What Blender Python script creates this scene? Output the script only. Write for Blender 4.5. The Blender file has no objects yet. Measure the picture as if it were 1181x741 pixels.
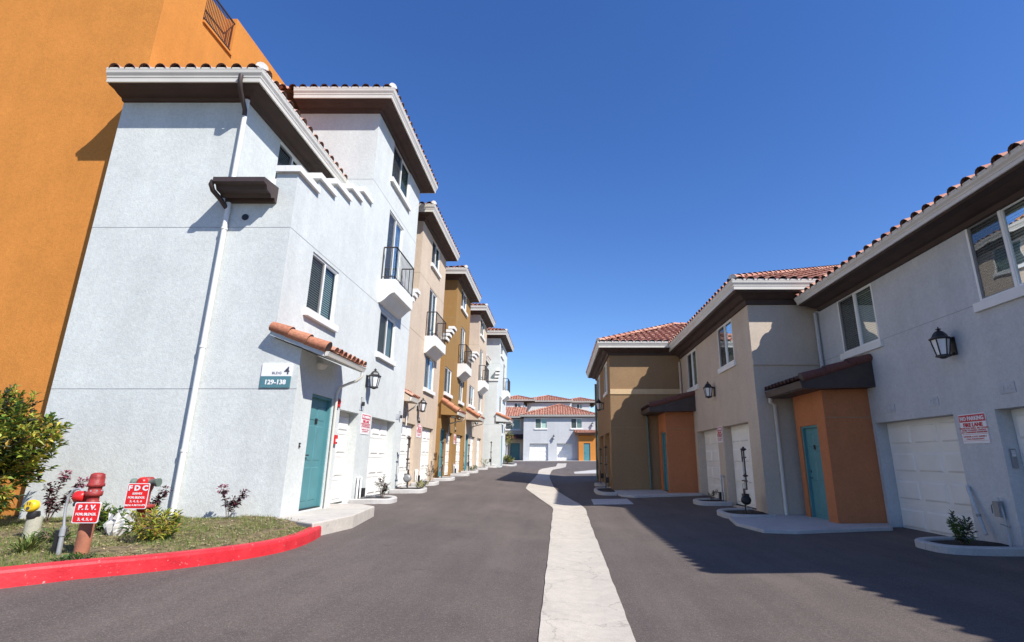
import bpy, bmesh, math, random
from mathutils import Vector
R=math.radians
random.seed(7)
C=bpy.context.scene.collection
scn=bpy.context.scene
# ---------------------------------------------------------------- camera, light
cam_d=bpy.data.cameras.new('camera'); cam=bpy.data.objects.new('camera',cam_d); C.objects.link(cam)
cam.location=(0,0,1.45); cam.rotation_euler=(R(90+15.03),0,0)
cam_d.sensor_width=36; cam_d.lens=36*595.5/1181; cam_d.shift_x=-(642.6-590.5)/1181; cam_d.clip_end=6000; cam_d.clip_start=.05
scn.camera=cam
SUN=Vector((.80,-.65,1.02)).normalized()
el=math.asin(SUN.z); az=math.atan2(SUN.x,SUN.y)
w=bpy.data.worlds.new('World'); scn.world=w; w.use_nodes=True
nt=w.node_tree; bg=nt.nodes['Background']; sky=nt.nodes.new('ShaderNodeTexSky'); sky.sky_type='NISHITA'; sky.sun_disc=False
sky.sun_elevation=el; sky.sun_rotation=az; sky.air_density=1.15; sky.dust_density=.0; sky.ozone_density=5.0; sky.altitude=500
hs=nt.nodes.new('ShaderNodeHueSaturation'); hs.inputs['Saturation'].default_value=1.2; hs.inputs['Value'].default_value=1.22; hs.inputs['Hue'].default_value=.513; nt.links.new(sky.outputs[0],hs.inputs['Color']); nt.links.new(hs.outputs[0],bg.inputs[0]); bg.inputs[1].default_value=.103
sd=bpy.data.lights.new('sun','SUN'); sd.energy=5.0; sd.angle=R(.53); sd.color=(1,.965,.9)
so=bpy.data.objects.new('sun',sd); C.objects.link(so); so.location=(20,-20,40); so.rotation_euler=SUN.to_track_quat('Z','Y').to_euler()
scn.view_settings.view_transform='Standard'; scn.view_settings.look='None'; scn.view_settings.gamma=1; scn.view_settings.exposure=0.5
scn.view_settings.use_curve_mapping=False
# ---------------------------------------------------------------- materials
def new_mat(name,rough=.8):
    m=bpy.data.materials.new(name); m.use_nodes=True
    b=m.node_tree.nodes['Principled BSDF']; b.inputs['Roughness'].default_value=rough
    return m,m.node_tree,b
def plain(name,col,rough=.6,metal=0,var=.12,scale=6,bump=0,bscale=60,spec=None):
    """base colour broken up by two octaves of noise, optional fine bump"""
    m,nt,b=new_mat(name,rough); N=nt.nodes; L=nt.links
    tc=N.new('ShaderNodeTexCoord'); n=N.new('ShaderNodeTexNoise'); n.inputs['Scale'].default_value=scale; n.inputs['Detail'].default_value=6
    L.new(tc.outputs['Object'],n.inputs['Vector'])
    r=N.new('ShaderNodeValToRGB'); e=r.color_ramp.elements
    e[0].position=.3; e[1].position=.7
    e[0].color=(*[c*(1-var) for c in col],1); e[1].color=(*[min(1,c*(1+var)) for c in col],1)
    L.new(n.outputs['Fac'],r.inputs[0]); L.new(r.outputs[0],b.inputs['Base Color'])
    b.inputs['Metallic'].default_value=metal
    if spec is not None: b.inputs['Specular IOR Level'].default_value=spec
    if bump:
        n2=N.new('ShaderNodeTexNoise'); n2.inputs['Scale'].default_value=bscale; n2.inputs['Detail'].default_value=3
        L.new(tc.outputs['Object'],n2.inputs['Vector'])
        bp=N.new('ShaderNodeBump'); bp.inputs['Strength'].default_value=bump; bp.inputs['Distance'].default_value=.01
        L.new(n2.outputs['Fac'],bp.inputs['Height']); L.new(bp.outputs[0],b.inputs['Normal'])
    return m
def stucco(name,col):
    m,nt,b=new_mat(name,.92); N=nt.nodes; L=nt.links
    b.inputs['Specular IOR Level'].default_value=.15
    tc=N.new('ShaderNodeTexCoord')
    def noise(s,d=4,ro=.55):
        n=N.new('ShaderNodeTexNoise'); n.inputs['Scale'].default_value=s; n.inputs['Detail'].default_value=d; n.inputs['Roughness'].default_value=ro
        L.new(tc.outputs['Object'],n.inputs['Vector']); return n
    big=noise(.7,5,.6); mid=noise(14,4,.65); fine=noise(46,3,.7); trowel=noise(2.6,6,.72)
    def rng(n,lo,hi,a=.3,c=.7):
        r=N.new('ShaderNodeMapRange'); r.inputs[1].default_value=a; r.inputs[2].default_value=c; r.inputs[3].default_value=lo; r.inputs[4].default_value=hi
        L.new(n.outputs['Fac'],r.inputs[0]); return r
    a=rng(big,.93,1.06); c=rng(mid,.94,1.06); d=rng(fine,.91,1.085)
    m1=N.new('ShaderNodeMath'); m1.operation='MULTIPLY'; L.new(a.outputs[0],m1.inputs[0]); L.new(c.outputs[0],m1.inputs[1])
    m2=N.new('ShaderNodeMath'); m2.operation='MULTIPLY'; L.new(m1.outputs[0],m2.inputs[0]); L.new(d.outputs[0],m2.inputs[1])
    # faint vertical rain streaks
    mp=N.new('ShaderNodeMapping'); mp.inputs['Scale'].default_value=(2.2,2.2,.12); L.new(tc.outputs['Object'],mp.inputs[0])
    st=N.new('ShaderNodeTexNoise'); st.inputs['Scale'].default_value=1.6; st.inputs['Detail'].default_value=5; L.new(mp.outputs[0],st.inputs['Vector'])
    s=rng(st,.965,1.03); tw=rng(trowel,.955,1.04); m4=N.new('ShaderNodeMath'); m4.operation='MULTIPLY'; L.new(m2.outputs[0],m4.inputs[0]); L.new(tw.outputs[0],m4.inputs[1]); m2=m4; m3=N.new('ShaderNodeMath'); m3.operation='MULTIPLY'; L.new(m2.outputs[0],m3.inputs[0]); L.new(s.outputs[0],m3.inputs[1])
    v=N.new('ShaderNodeVectorMath'); v.operation='SCALE'; v.inputs[0].default_value=col; L.new(m3.outputs[0],v.inputs['Scale'])
    L.new(v.outputs[0],b.inputs['Base Color'])
    bp=N.new('ShaderNodeBump'); bp.inputs['Strength'].default_value=.42; bp.inputs['Distance'].default_value=.009
    ad=N.new('ShaderNodeMath'); ad.operation='ADD'; L.new(mid.outputs['Fac'],ad.inputs[0]); L.new(fine.outputs['Fac'],ad.inputs[1])
    L.new(ad.outputs[0],bp.inputs['Height']); L.new(bp.outputs[0],b.inputs['Normal'])
    return m
def asphalt():
    m,nt,b=new_mat('asphalt',.9); N=nt.nodes; L=nt.links
    tc=N.new('ShaderNodeTexCoord')
    def noise(s,d=4,ro=.6,v=None):
        n=N.new('ShaderNodeTexNoise'); n.inputs['Scale'].default_value=s; n.inputs['Detail'].default_value=d; n.inputs['Roughness'].default_value=ro
        L.new(v if v else tc.outputs['Object'],n.inputs['Vector']); return n
    def rng(n,lo,hi,a=.3,c=.7,o='Fac'):
        r=N.new('ShaderNodeMapRange'); r.inputs[1].default_value=a; r.inputs[2].default_value=c; r.inputs[3].default_value=lo; r.inputs[4].default_value=hi
        L.new(n.outputs[o],r.inputs[0]); return r.outputs[0]
    def mul(a,c):
        x=N.new('ShaderNodeMath'); x.operation='MULTIPLY'; L.new(a,x.inputs[0]); L.new(c,x.inputs[1]); return x.outputs[0]
    big=noise(.45,6,.65); mid=noise(24,4,.8); fine=noise(85,2,.8); 
    mp=N.new('ShaderNodeMapping'); mp.inputs['Scale'].default_value=(1.5,.16,1); mp.inputs['Rotation'].default_value=(0,0,R(14)); L.new(tc.outputs['Object'],mp.inputs[0])
    tyre=noise(1.3,6,.7,mp.outputs[0])
    vo=N.new('ShaderNodeTexVoronoi'); vo.inputs['Scale'].default_value=140; L.new(tc.outputs['Object'],vo.inputs['Vector'])
    f=mul(mul(rng(big,.78,1.18),rng(mid,.84,1.17)),mul(rng(fine,.66,1.36),rng(tyre,.80,1.16)))
    dr=noise(1.9,3,.5); f=mul(f,rng(dr,1,.80,.66,.74))
    wv=N.new('ShaderNodeVectorMath'); wv.operation='SCALE'; wv.inputs['Scale'].default_value=.9; L.new(noise(.8,5).outputs['Color'],wv.inputs[0])
    av=N.new('ShaderNodeVectorMath'); L.new(tc.outputs['Object'],av.inputs[0]); L.new(wv.outputs[0],av.inputs[1])
    vc=N.new('ShaderNodeTexVoronoi'); vc.feature='DISTANCE_TO_EDGE'; vc.inputs['Scale'].default_value=.22; L.new(av.outputs[0],vc.inputs['Vector'])
    f=mul(f,rng(vc,.86,1,0,.003,'Distance'))
    v=N.new('ShaderNodeVectorMath'); v.operation='SCALE'; v.inputs[0].default_value=(.098,.077,.066); L.new(f,v.inputs['Scale'])
    # pale stone chips
    sp=N.new('ShaderNodeMapRange'); sp.inputs[1].default_value=.88; sp.inputs[2].default_value=.97; sp.inputs[3].default_value=0; sp.inputs[4].default_value=.55
    sx=N.new('ShaderNodeSeparateColor'); L.new(vo.outputs['Color'],sx.inputs[0]); L.new(sx.outputs[0],sp.inputs[0])
    mx=N.new('ShaderNodeMix'); mx.data_type='RGBA'; L.new(sp.outputs[0],mx.inputs[0]); L.new(v.outputs[0],mx.inputs[6]); mx.inputs[7].default_value=(.24,.2,.185,1)
    L.new(mx.outputs[2],b.inputs['Base Color'])
    bp=N.new('ShaderNodeBump'); bp.inputs['Strength'].default_value=.5; bp.inputs['Distance'].default_value=.008
    L.new(fine.outputs['Fac'],bp.inputs['Height']); L.new(bp.outputs[0],b.inputs['Normal'])
    return m
def concrete(name,col,crack=0,joint=0):
    m,nt,b=new_mat(name,.88); N=nt.nodes; L=nt.links
    tc=N.new('ShaderNodeTexCoord')
    def noise(s,d=4,ro=.6):
        n=N.new('ShaderNodeTexNoise'); n.inputs['Scale'].default_value=s; n.inputs['Detail'].default_value=d; n.inputs['Roughness'].default_value=ro
        L.new(tc.outputs['Object'],n.inputs['Vector']); return n
    def rng(o,lo,hi,a=.3,c=.7):
        r=N.new('ShaderNodeMapRange'); r.inputs[1].default_value=a; r.inputs[2].default_value=c; r.inputs[3].default_value=lo; r.inputs[4].default_value=hi
        L.new(o,r.inputs[0]); return r.outputs[0]
    def mul(a,c):
        x=N.new('ShaderNodeMath'); x.operation='MULTIPLY'; L.new(a,x.inputs[0]); L.new(c,x.inputs[1]); return x.outputs[0]
    big=noise(1.5,7,.7); mid=noise(9,4); fine=noise(70,2,.8)
    f=mul(mul(rng(big.outputs['Fac'],.88,1.08),rng(mid.outputs['Fac'],.93,1.07)),rng(fine.outputs['Fac'],.86,1.14))
    if crack:
        wv=N.new('ShaderNodeVectorMath'); wv.operation='SCALE'; wv.inputs['Scale'].default_value=.5; L.new(noise(2.2,5).outputs['Color'],wv.inputs[0])
        av=N.new('ShaderNodeVectorMath'); L.new(tc.outputs['Object'],av.inputs[0]); L.new(wv.outputs[0],av.inputs[1])
        vo=N.new('ShaderNodeTexVoronoi'); vo.feature='DISTANCE_TO_EDGE'; vo.inputs['Scale'].default_value=1.1; L.new(av.outputs[0],vo.inputs['Vector'])
        ck=rng(vo.outputs['Distance'],.72,1,0,.014)
        f=mul(f,ck)
    if joint:
        sx=N.new('ShaderNodeSeparateXYZ'); L.new(tc.outputs['Object'],sx.inputs[0])
        md=N.new('ShaderNodeMath'); md.operation='PINGPONG'; md.inputs[1].default_value=joint; L.new(sx.outputs['Y'],md.inputs[0])
        f=mul(f,rng(md.outputs[0],.62,1,0,.012))
    v=N.new('ShaderNodeVectorMath'); v.operation='SCALE'; v.inputs[0].default_value=col; L.new(f,v.inputs['Scale']); L.new(v.outputs[0],b.inputs['Base Color'])
    bp=N.new('ShaderNodeBump'); bp.inputs['Strength'].default_value=.35; bp.inputs['Distance'].default_value=.008
    L.new(fine.outputs['Fac'],bp.inputs['Height']); L.new(bp.outputs[0],b.inputs['Normal'])
    return m
def island_mat(name,cols,rough=.8,bump=.3,bscale=25,trans=0,noise_mix=.25):
    """each loose piece (tile, leaf, chip) takes its own colour from the list"""
    m,nt,b=new_mat(name,rough); N=nt.nodes; L=nt.links
    g=N.new('ShaderNodeNewGeometry'); r=N.new('ShaderNodeValToRGB'); r.color_ramp.interpolation='LINEAR'
    e=r.color_ramp.elements
    while len(e)<len(cols): e.new(.5)
    for i,c in enumerate(cols): e[i].position=i/(len(cols)-1); e[i].color=(*c,1)
    L.new(g.outputs['Random Per Island'],r.inputs[0])
    tc=N.new('ShaderNodeTexCoord'); n=N.new('ShaderNodeTexNoise'); n.inputs['Scale'].default_value=bscale; n.inputs['Detail'].default_value=5
    L.new(tc.outputs['Object'],n.inputs['Vector'])
    mr=N.new('ShaderNodeMapRange'); mr.inputs[1].default_value=.3; mr.inputs[2].default_value=.7; mr.inputs[3].default_value=1-noise_mix; mr.inputs[4].default_value=1+noise_mix
    L.new(n.outputs['Fac'],mr.inputs[0])
    v=N.new('ShaderNodeVectorMath'); v.operation='SCALE'; L.new(r.outputs[0],v.inputs[0]); L.new(mr.outputs[0],v.inputs['Scale']); L.new(v.outputs[0],b.inputs['Base Color'])
    if bump:
        bp=N.new('ShaderNodeBump'); bp.inputs['Strength'].default_value=bump; bp.inputs['Distance'].default_value=.01
        L.new(n.outputs['Fac'],bp.inputs['Height']); L.new(bp.outputs[0],b.inputs['Normal'])
    if trans:
        t=N.new('ShaderNodeBsdfTranslucent'); L.new(v.outputs[0],t.inputs[0]); mx=N.new('ShaderNodeMixShader'); mx.inputs[0].default_value=trans
        L.new(b.outputs[0],mx.inputs[1]); L.new(t.outputs[0],mx.inputs[2]); L.new(mx.outputs[0],N['Material Output'].inputs[0])
    return m
def glass():
    m,nt,b=new_mat('window_glass',.02); N=nt.nodes; L=nt.links
    gl=N.new('ShaderNodeBsdfGlossy'); gl.inputs['Roughness'].default_value=.015; gl.inputs[0].default_value=(.72,.76,.78,1)
    tr=N.new('ShaderNodeBsdfTransparent'); tr.inputs[0].default_value=(.82,.95,.90,1)
    fr=N.new('ShaderNodeFresnel'); fr.inputs[0].default_value=1.6
    tc=N.new('ShaderNodeTexCoord'); n=N.new('ShaderNodeTexNoise'); n.inputs['Scale'].default_value=1.3; L.new(tc.outputs['Object'],n.inputs['Vector'])
    bp=N.new('ShaderNodeBump'); bp.inputs['Strength'].default_value=.05; bp.inputs['Distance'].default_value=.05; L.new(n.outputs['Fac'],bp.inputs['Height'])
    L.new(bp.outputs[0],gl.inputs['Normal'])
    ad=N.new('ShaderNodeMath'); ad.operation='MULTIPLY_ADD'; ad.inputs[1].default_value=.75; ad.inputs[2].default_value=.0; L.new(fr.outputs[0],ad.inputs[0])
    mx=N.new('ShaderNodeMixShader'); L.new(ad.outputs[0],mx.inputs[0]); L.new(tr.outputs[0],mx.inputs[1]); L.new(gl.outputs[0],mx.inputs[2])
    L.new(mx.outputs[0],N['Material Output'].inputs[0]); return m
def screen_mat():
    m,nt,b=new_mat('insect_screen',.8); N=nt.nodes; L=nt.links
    b.inputs['Base Color'].default_value=(.035,.032,.036,1)
    tr=N.new('ShaderNodeBsdfTransparent'); mx=N.new('ShaderNodeMixShader'); mx.inputs[0].default_value=.5
    L.new(b.outputs[0],mx.inputs[1]); L.new(tr.outputs[0],mx.inputs[2]); L.new(mx.outputs[0],N['Material Output'].inputs[0]); return m
def red_kerb():
    """painted kerb: cracked joints, tyre scuffs and chips down to the concrete"""
    m,nt,b=new_mat('red_kerb_paint',.55); N=nt.nodes; L=nt.links; tc=N.new('ShaderNodeTexCoord')
    def noise(s,d=4,ro=.6,vec=None):
        n=N.new('ShaderNodeTexNoise'); n.inputs['Scale'].default_value=s; n.inputs['Detail'].default_value=d; n.inputs['Roughness'].default_value=ro
        L.new(vec or tc.outputs['Object'],n.inputs['Vector']); return n.outputs['Fac']
    def rng(o,lo,hi,a,c):
        r=N.new('ShaderNodeMapRange'); r.inputs[1].default_value=a; r.inputs[2].default_value=c; r.inputs[3].default_value=lo; r.inputs[4].default_value=hi
        L.new(o,r.inputs[0]); return r.outputs[0]
    def mix(f,a,c):
        x=N.new('ShaderNodeMix'); x.data_type='RGBA'; L.new(f,x.inputs[0])
        for v,i in((a,6),(c,7)):
            if isinstance(v,tuple): x.inputs[i].default_value=(*v,1)
            else: L.new(v,x.inputs[i])
        return x.outputs[2]
    c=mix(rng(noise(3,6),0,1,.35,.65),(.50,.012,.022),(.66,.03,.04))
    c=mix(rng(noise(24,5,.7),0,.9,.63,.70),c,(.42,.33,.30))
    mp=N.new('ShaderNodeMapping'); mp.inputs['Scale'].default_value=(1,1,9); L.new(tc.outputs['Object'],mp.inputs[0])
    c=mix(rng(noise(4,5,.7,mp.outputs[0]),0,.55,.6,.72),c,(.12,.02,.025))
    L.new(c,b.inputs['Base Color'])
    bp=N.new('ShaderNodeBump'); bp.inputs['Strength'].default_value=.4; bp.inputs['Distance'].default_value=.01; L.new(noise(35),bp.inputs['Height']); L.new(bp.outputs[0],b.inputs['Normal'])
    return m
M={}
M['white']=stucco('pale_blue_stucco',(.595,.615,.59))
M['paleblue']=stucco('grey_blue_stucco',(.52,.525,.53))
M['beige']=stucco('beige_stucco',(.55,.44,.335))
M['greige']=stucco('greige_stucco',(.54,.45,.36))
M['mustard']=stucco('mustard_stucco',(.31,.178,.066))
M['ochre']=stucco('ochre_stucco',(.29,.185,.10))
M['orange']=stucco('orange_stucco',(.57,.225,.05))
M['tangerine']=stucco('tangerine_stucco',(.48,.18,.08))
M['trim']=plain('trim_paint',(.74,.73,.70),.6,var=.04,scale=3,bump=.1)
M['gutter']=plain('gutter_paint',(.66,.62,.55),.45,var=.05,scale=2)
M['cove']=plain('cove_brown',(.062,.038,.032),.8,var=.15,scale=3,bump=.25,bscale=30)
M['brownmetal']=plain('brown_metal',(.055,.036,.032),.55,var=.15)
M['vinyl']=plain('vinyl_white',(.80,.79,.76),.45,var=.03)
M['garage']=plain('garage_white',(.80,.78,.73),.5,var=.05,scale=2,bump=.15,bscale=90)
M['teal']=plain('teal_paint',(.085,.235,.255),.45,var=.08,scale=3,bump=.08)
M['black']=plain('black_metal',(.018,.016,.017),.45,var=.2)
M['iron']=plain('iron_rail',(.04,.028,.026),.5,var=.2)
M['dark']=plain('dark_interior',(.012,.012,.014),.9)
M['blind']=plain('blind_slat',(.74,.76,.70),.6,var=.05)
M['glass']=glass(); M['screen']=screen_mat()
M['lampglass']=plain('lamp_glass',(.75,.76,.78),.15,var=.06,scale=4)
M['tile']=island_mat('clay_tile',[(.27,.10,.065),(.44,.19,.125),(.55,.30,.21),(.36,.14,.09),(.50,.25,.17)],.8)
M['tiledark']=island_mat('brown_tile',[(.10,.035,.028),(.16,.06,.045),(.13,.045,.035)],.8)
M['tilebig']=island_mat('rake_tile',[(.42,.155,.08),(.50,.21,.115),(.35,.13,.07)],.8)
M['mortar']=plain('mortar',(.62,.60,.56),.9,bump=.3)
M['plaque']=plain('plaque_paint',(.44,.46,.49),.7)
M['plaquenum']=plain('plaque_number',(.52,.53,.54),.7)
M['birdstop']=plain('tile_edge_dark',(.045,.020,.016),.9,var=.3,scale=9)
M['pipe']=plain('dull_pipe',(.085,.07,.062),.6,var=.3,scale=12)
M['bandtan']=stucco('tan_band_stucco',(.60,.43,.25))
M['asphalt']=asphalt()
M['strip']=concrete('drain_concrete',(.47,.42,.355),crack=1,joint=2.3)
M['conc']=concrete('step_concrete',(.50,.455,.40))
M['kerb']=concrete('kerb_concrete',(.46,.44,.42),joint=1.7)
M['redkerb']=red_kerb()
M['soil']=plain('planter_soil',(.030,.022,.016),.95,var=.5,scale=30,bump=1,bscale=60)
M['earth']=plain('earth',(.165,.125,.062),.95,var=.6,scale=9,bump=1,bscale=50)
M['red']=plain('red_enamel',(.62,.02,.02),.35,var=.1)
M['oldred']=plain('faded_red_paint',(.30,.03,.025),.55,var=.3,scale=14,bump=.4,bscale=40)
M['primer']=plain('primer_orange',(.33,.12,.065),.8,var=.25,scale=7,bump=.3)
M['signwhite']=plain('sign_white',(.80,.79,.79),.4,var=.03)
M['signteal']=plain('sign_teal',(.08,.20,.23),.4,var=.04)
M['signred']=plain('sign_red',(.55,.03,.05),.4,var=.05)
M['signredp']=plain('sign_red_bright',(.72,.015,.02),.35,var=.08)
M['ink']=plain('sign_ink',(.07,.07,.09),.5)
M['grey']=plain('grey_meter',(.27,.27,.27),.45,var=.1,metal=.2)
M['galv']=plain('galvanised',(.48,.49,.50),.4,metal=.5,var=.15)
M['yellow']=plain('yellow_paint',(.80,.52,.02),.4,var=.08)
M['bark']=plain('twig_bark',(.14,.09,.06),.9,var=.3,scale=20)
M['wrap']=plain('white_wrap',(.66,.64,.60),.6,var=.15,scale=5,bump=.8,bscale=14)
M['post']=concrete('post_concrete',(.36,.34,.26))
M['leafy']=island_mat('shrub_leaves',[(.04,.09,.02),(.10,.20,.035),(.26,.36,.05),(.52,.48,.07),(.09,.18,.035),(.62,.36,.06)],.45,bump=0,trans=.25)
M['leafyellow']=island_mat('yellow_leaves',[(.24,.33,.04),(.52,.52,.07),(.62,.52,.08),(.20,.30,.05),(.60,.28,.09)],.5,bump=0,trans=.3)
M['leafgreen']=island_mat('green_leaves',[(.03,.08,.015),(.07,.15,.03),(.12,.22,.04)],.5,bump=0,trans=.3)
M['leafdark']=island_mat('dark_leaves',[(.015,.03,.012),(.03,.055,.02),(.05,.045,.03),(.06,.08,.03)],.5,bump=0,trans=.15)
M['leafplum']=island_mat('plum_leaves',[(.05,.02,.025),(.10,.03,.04),(.02,.025,.015),(.22,.05,.08)],.5,bump=0,trans=.2)
M['flower']=island_mat('pink_flowers',[(.35,.07,.12),(.22,.06,.10),(.45,.22,.25)],.6,bump=0,trans=.3)
M['chips']=island_mat('mulch_chips',[(.09,.06,.03),(.24,.17,.09),(.40,.31,.17),(.15,.11,.05),(.50,.42,.28),(.19,.20,.06)],.9,bump=0)
M['grassb']=island_mat('grass_blades',[(.06,.12,.02),(.14,.20,.04),(.26,.24,.07),(.08,.16,.03)],.7,bump=0,trans=.2)
M['patina']=plain('green_pipe',(.12,.16,.13),.6)
# ---------------------------------------------------------------- object helpers
def tag(o,label=None,cat=None,group=None,kind=None):
    if label: o['label']=label
    if cat: o['category']=cat
    if group: o['group']=group
    if kind: o['kind']=kind
    return o
def thing(name,loc,label,cat,group=None):
    o=bpy.data.objects.new(name,None); o.empty_display_size=.3; C.objects.link(o); o.location=loc
    o['origin_']=0; del o['origin_']
    return tag(o,label,cat,group)
def wloc(o):
    v=Vector((0,0,0))
    while o: v+=o.location; o=o.parent
    return v
class MB:
    def __init__(s): s.v=[]; s.f=[]; s.m=[]; s.sm=[]
    def face(s,pts,mat=0,sm=False):
        b=len(s.v); s.v+= [tuple(p) for p in pts]; s.f.append(tuple(range(b,b+len(pts)))); s.m.append(mat); s.sm.append(sm)
    def mesh(s,vs,fs,mat=0,sm=False):
        b=len(s.v); s.v+=[tuple(p) for p in vs]
        for f in fs: s.f.append(tuple(b+i for i in f)); s.m.append(mat); s.sm.append(sm)
    def box(s,x0,x1,y0,y1,z0,z1,mat=0):
        if x0>x1:x0,x1=x1,x0
        if y0>y1:y0,y1=y1,y0
        if z0>z1:z0,z1=z1,z0
        v=[(x0,y0,z0),(x1,y0,z0),(x1,y1,z0),(x0,y1,z0),(x0,y0,z1),(x1,y0,z1),(x1,y1,z1),(x0,y1,z1)]
        s.mesh(v,[(3,2,1,0),(4,5,6,7),(0,1,5,4),(1,2,6,5),(2,3,7,6),(3,0,4,7)],mat)
    def fbox(s,P,u0,u1,n0,n1,v0,v1,mat=0):
        a=[P(u,n,v) for v in(v0,v1) for (u,n) in((u0,n0),(u1,n0),(u1,n1),(u0,n1))]
        s.mesh(a,[(3,2,1,0),(4,5,6,7),(0,1,5,4),(1,2,6,5),(2,3,7,6),(3,0,4,7)],mat)
    def prism(s,pts,z0,z1,mat=0,sm=False):
        """pts: 2D outline; z0,z1 numbers or functions"""
        n=len(pts); g=lambda z,p: z(p[0],p[1]) if callable(z) else z
        v=[(p[0],p[1],g(z0,p)) for p in pts]+[(p[0],p[1],g(z1,p)) for p in pts]
        s.mesh(v,[tuple(range(n-1,-1,-1)),tuple(range(n,2*n))]+[(i,(i+1)%n,n+(i+1)%n,n+i) for i in range(n)],mat,sm)
    def extr(s,P,prof,u0,u1,mat=0,caps=True,sm=False):
        """profile of (n,v) extruded along u"""
        k=len(prof); v=[P(u0,a,b) for a,b in prof]+[P(u1,a,b) for a,b in prof]
        f=[(i,(i+1)%k,k+(i+1)%k,k+i) for i in range(k)]
        if caps: f+=[tuple(range(k-1,-1,-1)),tuple(range(k,2*k))]
        s.mesh(v,f,mat,sm)
    def tube(s,path,r,seg=8,mat=0,caps=True):
        path=[Vector(p) for p in path]; n=len(path); rs=r if isinstance(r,(list,tuple)) else [r]*n
        rings=[]; up=None
        for i,p in enumerate(path):
            d=(path[min(i+1,n-1)]-path[max(i-1,0)])
            if d.length<1e-9: d=Vector((0,0,1))
            d.normalize()
            if up is None:
                a=Vector((0,0,1)) if abs(d.z)<.9 else Vector((1,0,0)); up=d.cross(a).normalized()
            else:
                up=(up-d*up.dot(d)); up=up.normalized() if up.length>1e-6 else d.orthogonal().normalized()
            w_=d.cross(up)
            rings.append([p+(up*math.cos(2*math.pi*j/seg)+w_*math.sin(2*math.pi*j/seg))*rs[i] for j in range(seg)])
        v=[q for ring in rings for q in ring]; f=[]
        for i in range(n-1):
            for j in range(seg): f.append((i*seg+j,i*seg+(j+1)%seg,(i+1)*seg+(j+1)%seg,(i+1)*seg+j))
        s.mesh(v,f,mat,True)
        if caps:
            s.mesh(rings[0],[tuple(range(seg-1,-1,-1))],mat); s.mesh(rings[-1],[tuple(range(seg))],mat)
    def lathe(s,c,prof,seg=16,mat=0,sm=True,rot=0,axis='z'):
        """prof: (r,h) list"""
        c=Vector(c); v=[]; n=len(prof)
        for r,h in prof:
            for j in range(seg):
                a=rot+2*math.pi*j/seg; x,y=r*math.cos(a),r*math.sin(a)
                v.append(c+(Vector((x,y,h)) if axis=='z' else Vector((x,h,y)) if axis=='y' else Vector((h,x,y))))
        f=[(i*seg+j,i*seg+(j+1)%seg,(i+1)*seg+(j+1)%seg,(i+1)*seg+j) for i in range(n-1) for j in range(seg)]
        s.mesh(v,f,mat,sm); s.mesh(v[:seg],[tuple(range(seg))],mat); s.mesh(v[-seg:],[tuple(range(seg))],mat)
    def sweep(s,path,prof,mat=0,closed=False,caps=True,sm=False):
        """path 2D, profile (out,z) closed loop; out is to the right of travel"""
        n=len(path); rings=[]
        P=[Vector((p[0],p[1])) for p in path]
        for i in range(n):
            if closed: a,b=P[i-1],P[(i+1)%n]
            else: a=P[i-1] if i>0 else None; b=P[i+1] if i<n-1 else None
            d1=(P[i]-a).normalized() if a is not None else None; d2=(b-P[i]).normalized() if b is not None else None
            if d1 is None: d1=d2
            if d2 is None: d2=d1
            n1=Vector((d1.y,-d1.x)); n2=Vector((d2.y,-d2.x)); k=n1+n2; k=k/(k.length_squared/2) if k.length>1e-6 else n1
            rings.append([(P[i].x+k.x*o,P[i].y+k.y*o,z) for o,z in prof])
        m_=len(prof); v=[q for r_ in rings for q in r_]; f=[]
        for i in range(n if closed else n-1):
            i2=(i+1)%n
            for j in range(m_): f.append((i*m_+j,i2*m_+j,i2*m_+(j+1)%m_,i*m_+(j+1)%m_))
        s.mesh(v,f,mat,sm)
        if caps and not closed: s.mesh(rings[0],[tuple(range(m_))],mat); s.mesh(rings[-1],[tuple(range(m_))],mat)
    def wall(s,P,u0,u1,v0,v1,holes=(),depth=.12,mat=0):
        us=sorted({u0,u1,*[h[0] for h in holes],*[h[1] for h in holes]}); vs=sorted({v0,v1,*[h[2] for h in holes],*[h[3] for h in holes]})
        us=[u for u in us if u0<=u<=u1]; vs=[v for v in vs if v0<=v<=v1]
        for i in range(len(us)-1):
            for j in range(len(vs)-1):
                cu,cv=(us[i]+us[i+1])/2,(vs[j]+vs[j+1])/2
                if any(h[0]<cu<h[1] and h[2]<cv<h[3] for h in holes): continue
                s.face([P(us[i],0,vs[j]),P(us[i+1],0,vs[j]),P(us[i+1],0,vs[j+1]),P(us[i],0,vs[j+1])],mat)
        for h in holes:
            d=h[4] if len(h)>4 else depth; a,b,c_,e=h[:4]
            if not(u0<=a<u1 and v0<(c_+e)/2<v1): continue
            q=[(a,c_),(b,c_),(b,e),(a,e)]
            for k in range(4):
                (ua,va),(ub,vb)=q[k],q[(k+1)%4]
                s.face([P(ua,0,va),P(ub,0,vb),P(ub,-d,vb),P(ua,-d,va)],mat)
    def build(s,name,mats,parent=None,label=None,weld=False,recalc=True):
        me=bpy.data.meshes.new(name); off=wloc(parent) if parent else Vector((0,0,0))
        org=Vector((0,0,0))
        me.from_pydata([tuple(Vector(p)-off) for p in s.v],[],s.f)
        if not isinstance(mats,(list,tuple)): mats=[mats]
        for m in mats: me.materials.append(m)
        me.polygons.foreach_set('material_index',s.m); me.polygons.foreach_set('use_smooth',s.sm)
        if recalc or weld:
            bm=bmesh.new(); bm.from_mesh(me)
            if weld: bmesh.ops.remove_doubles(bm,verts=bm.verts,dist=.0005)
            if recalc: bmesh.ops.recalc_face_normals(bm,faces=bm.faces)
            bm.to_mesh(me); bm.free()
        me.update(); o=bpy.data.objects.new(name,me); C.objects.link(o)
        if parent: o.parent=parent
        if label: o['label']=label
        return o
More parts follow.
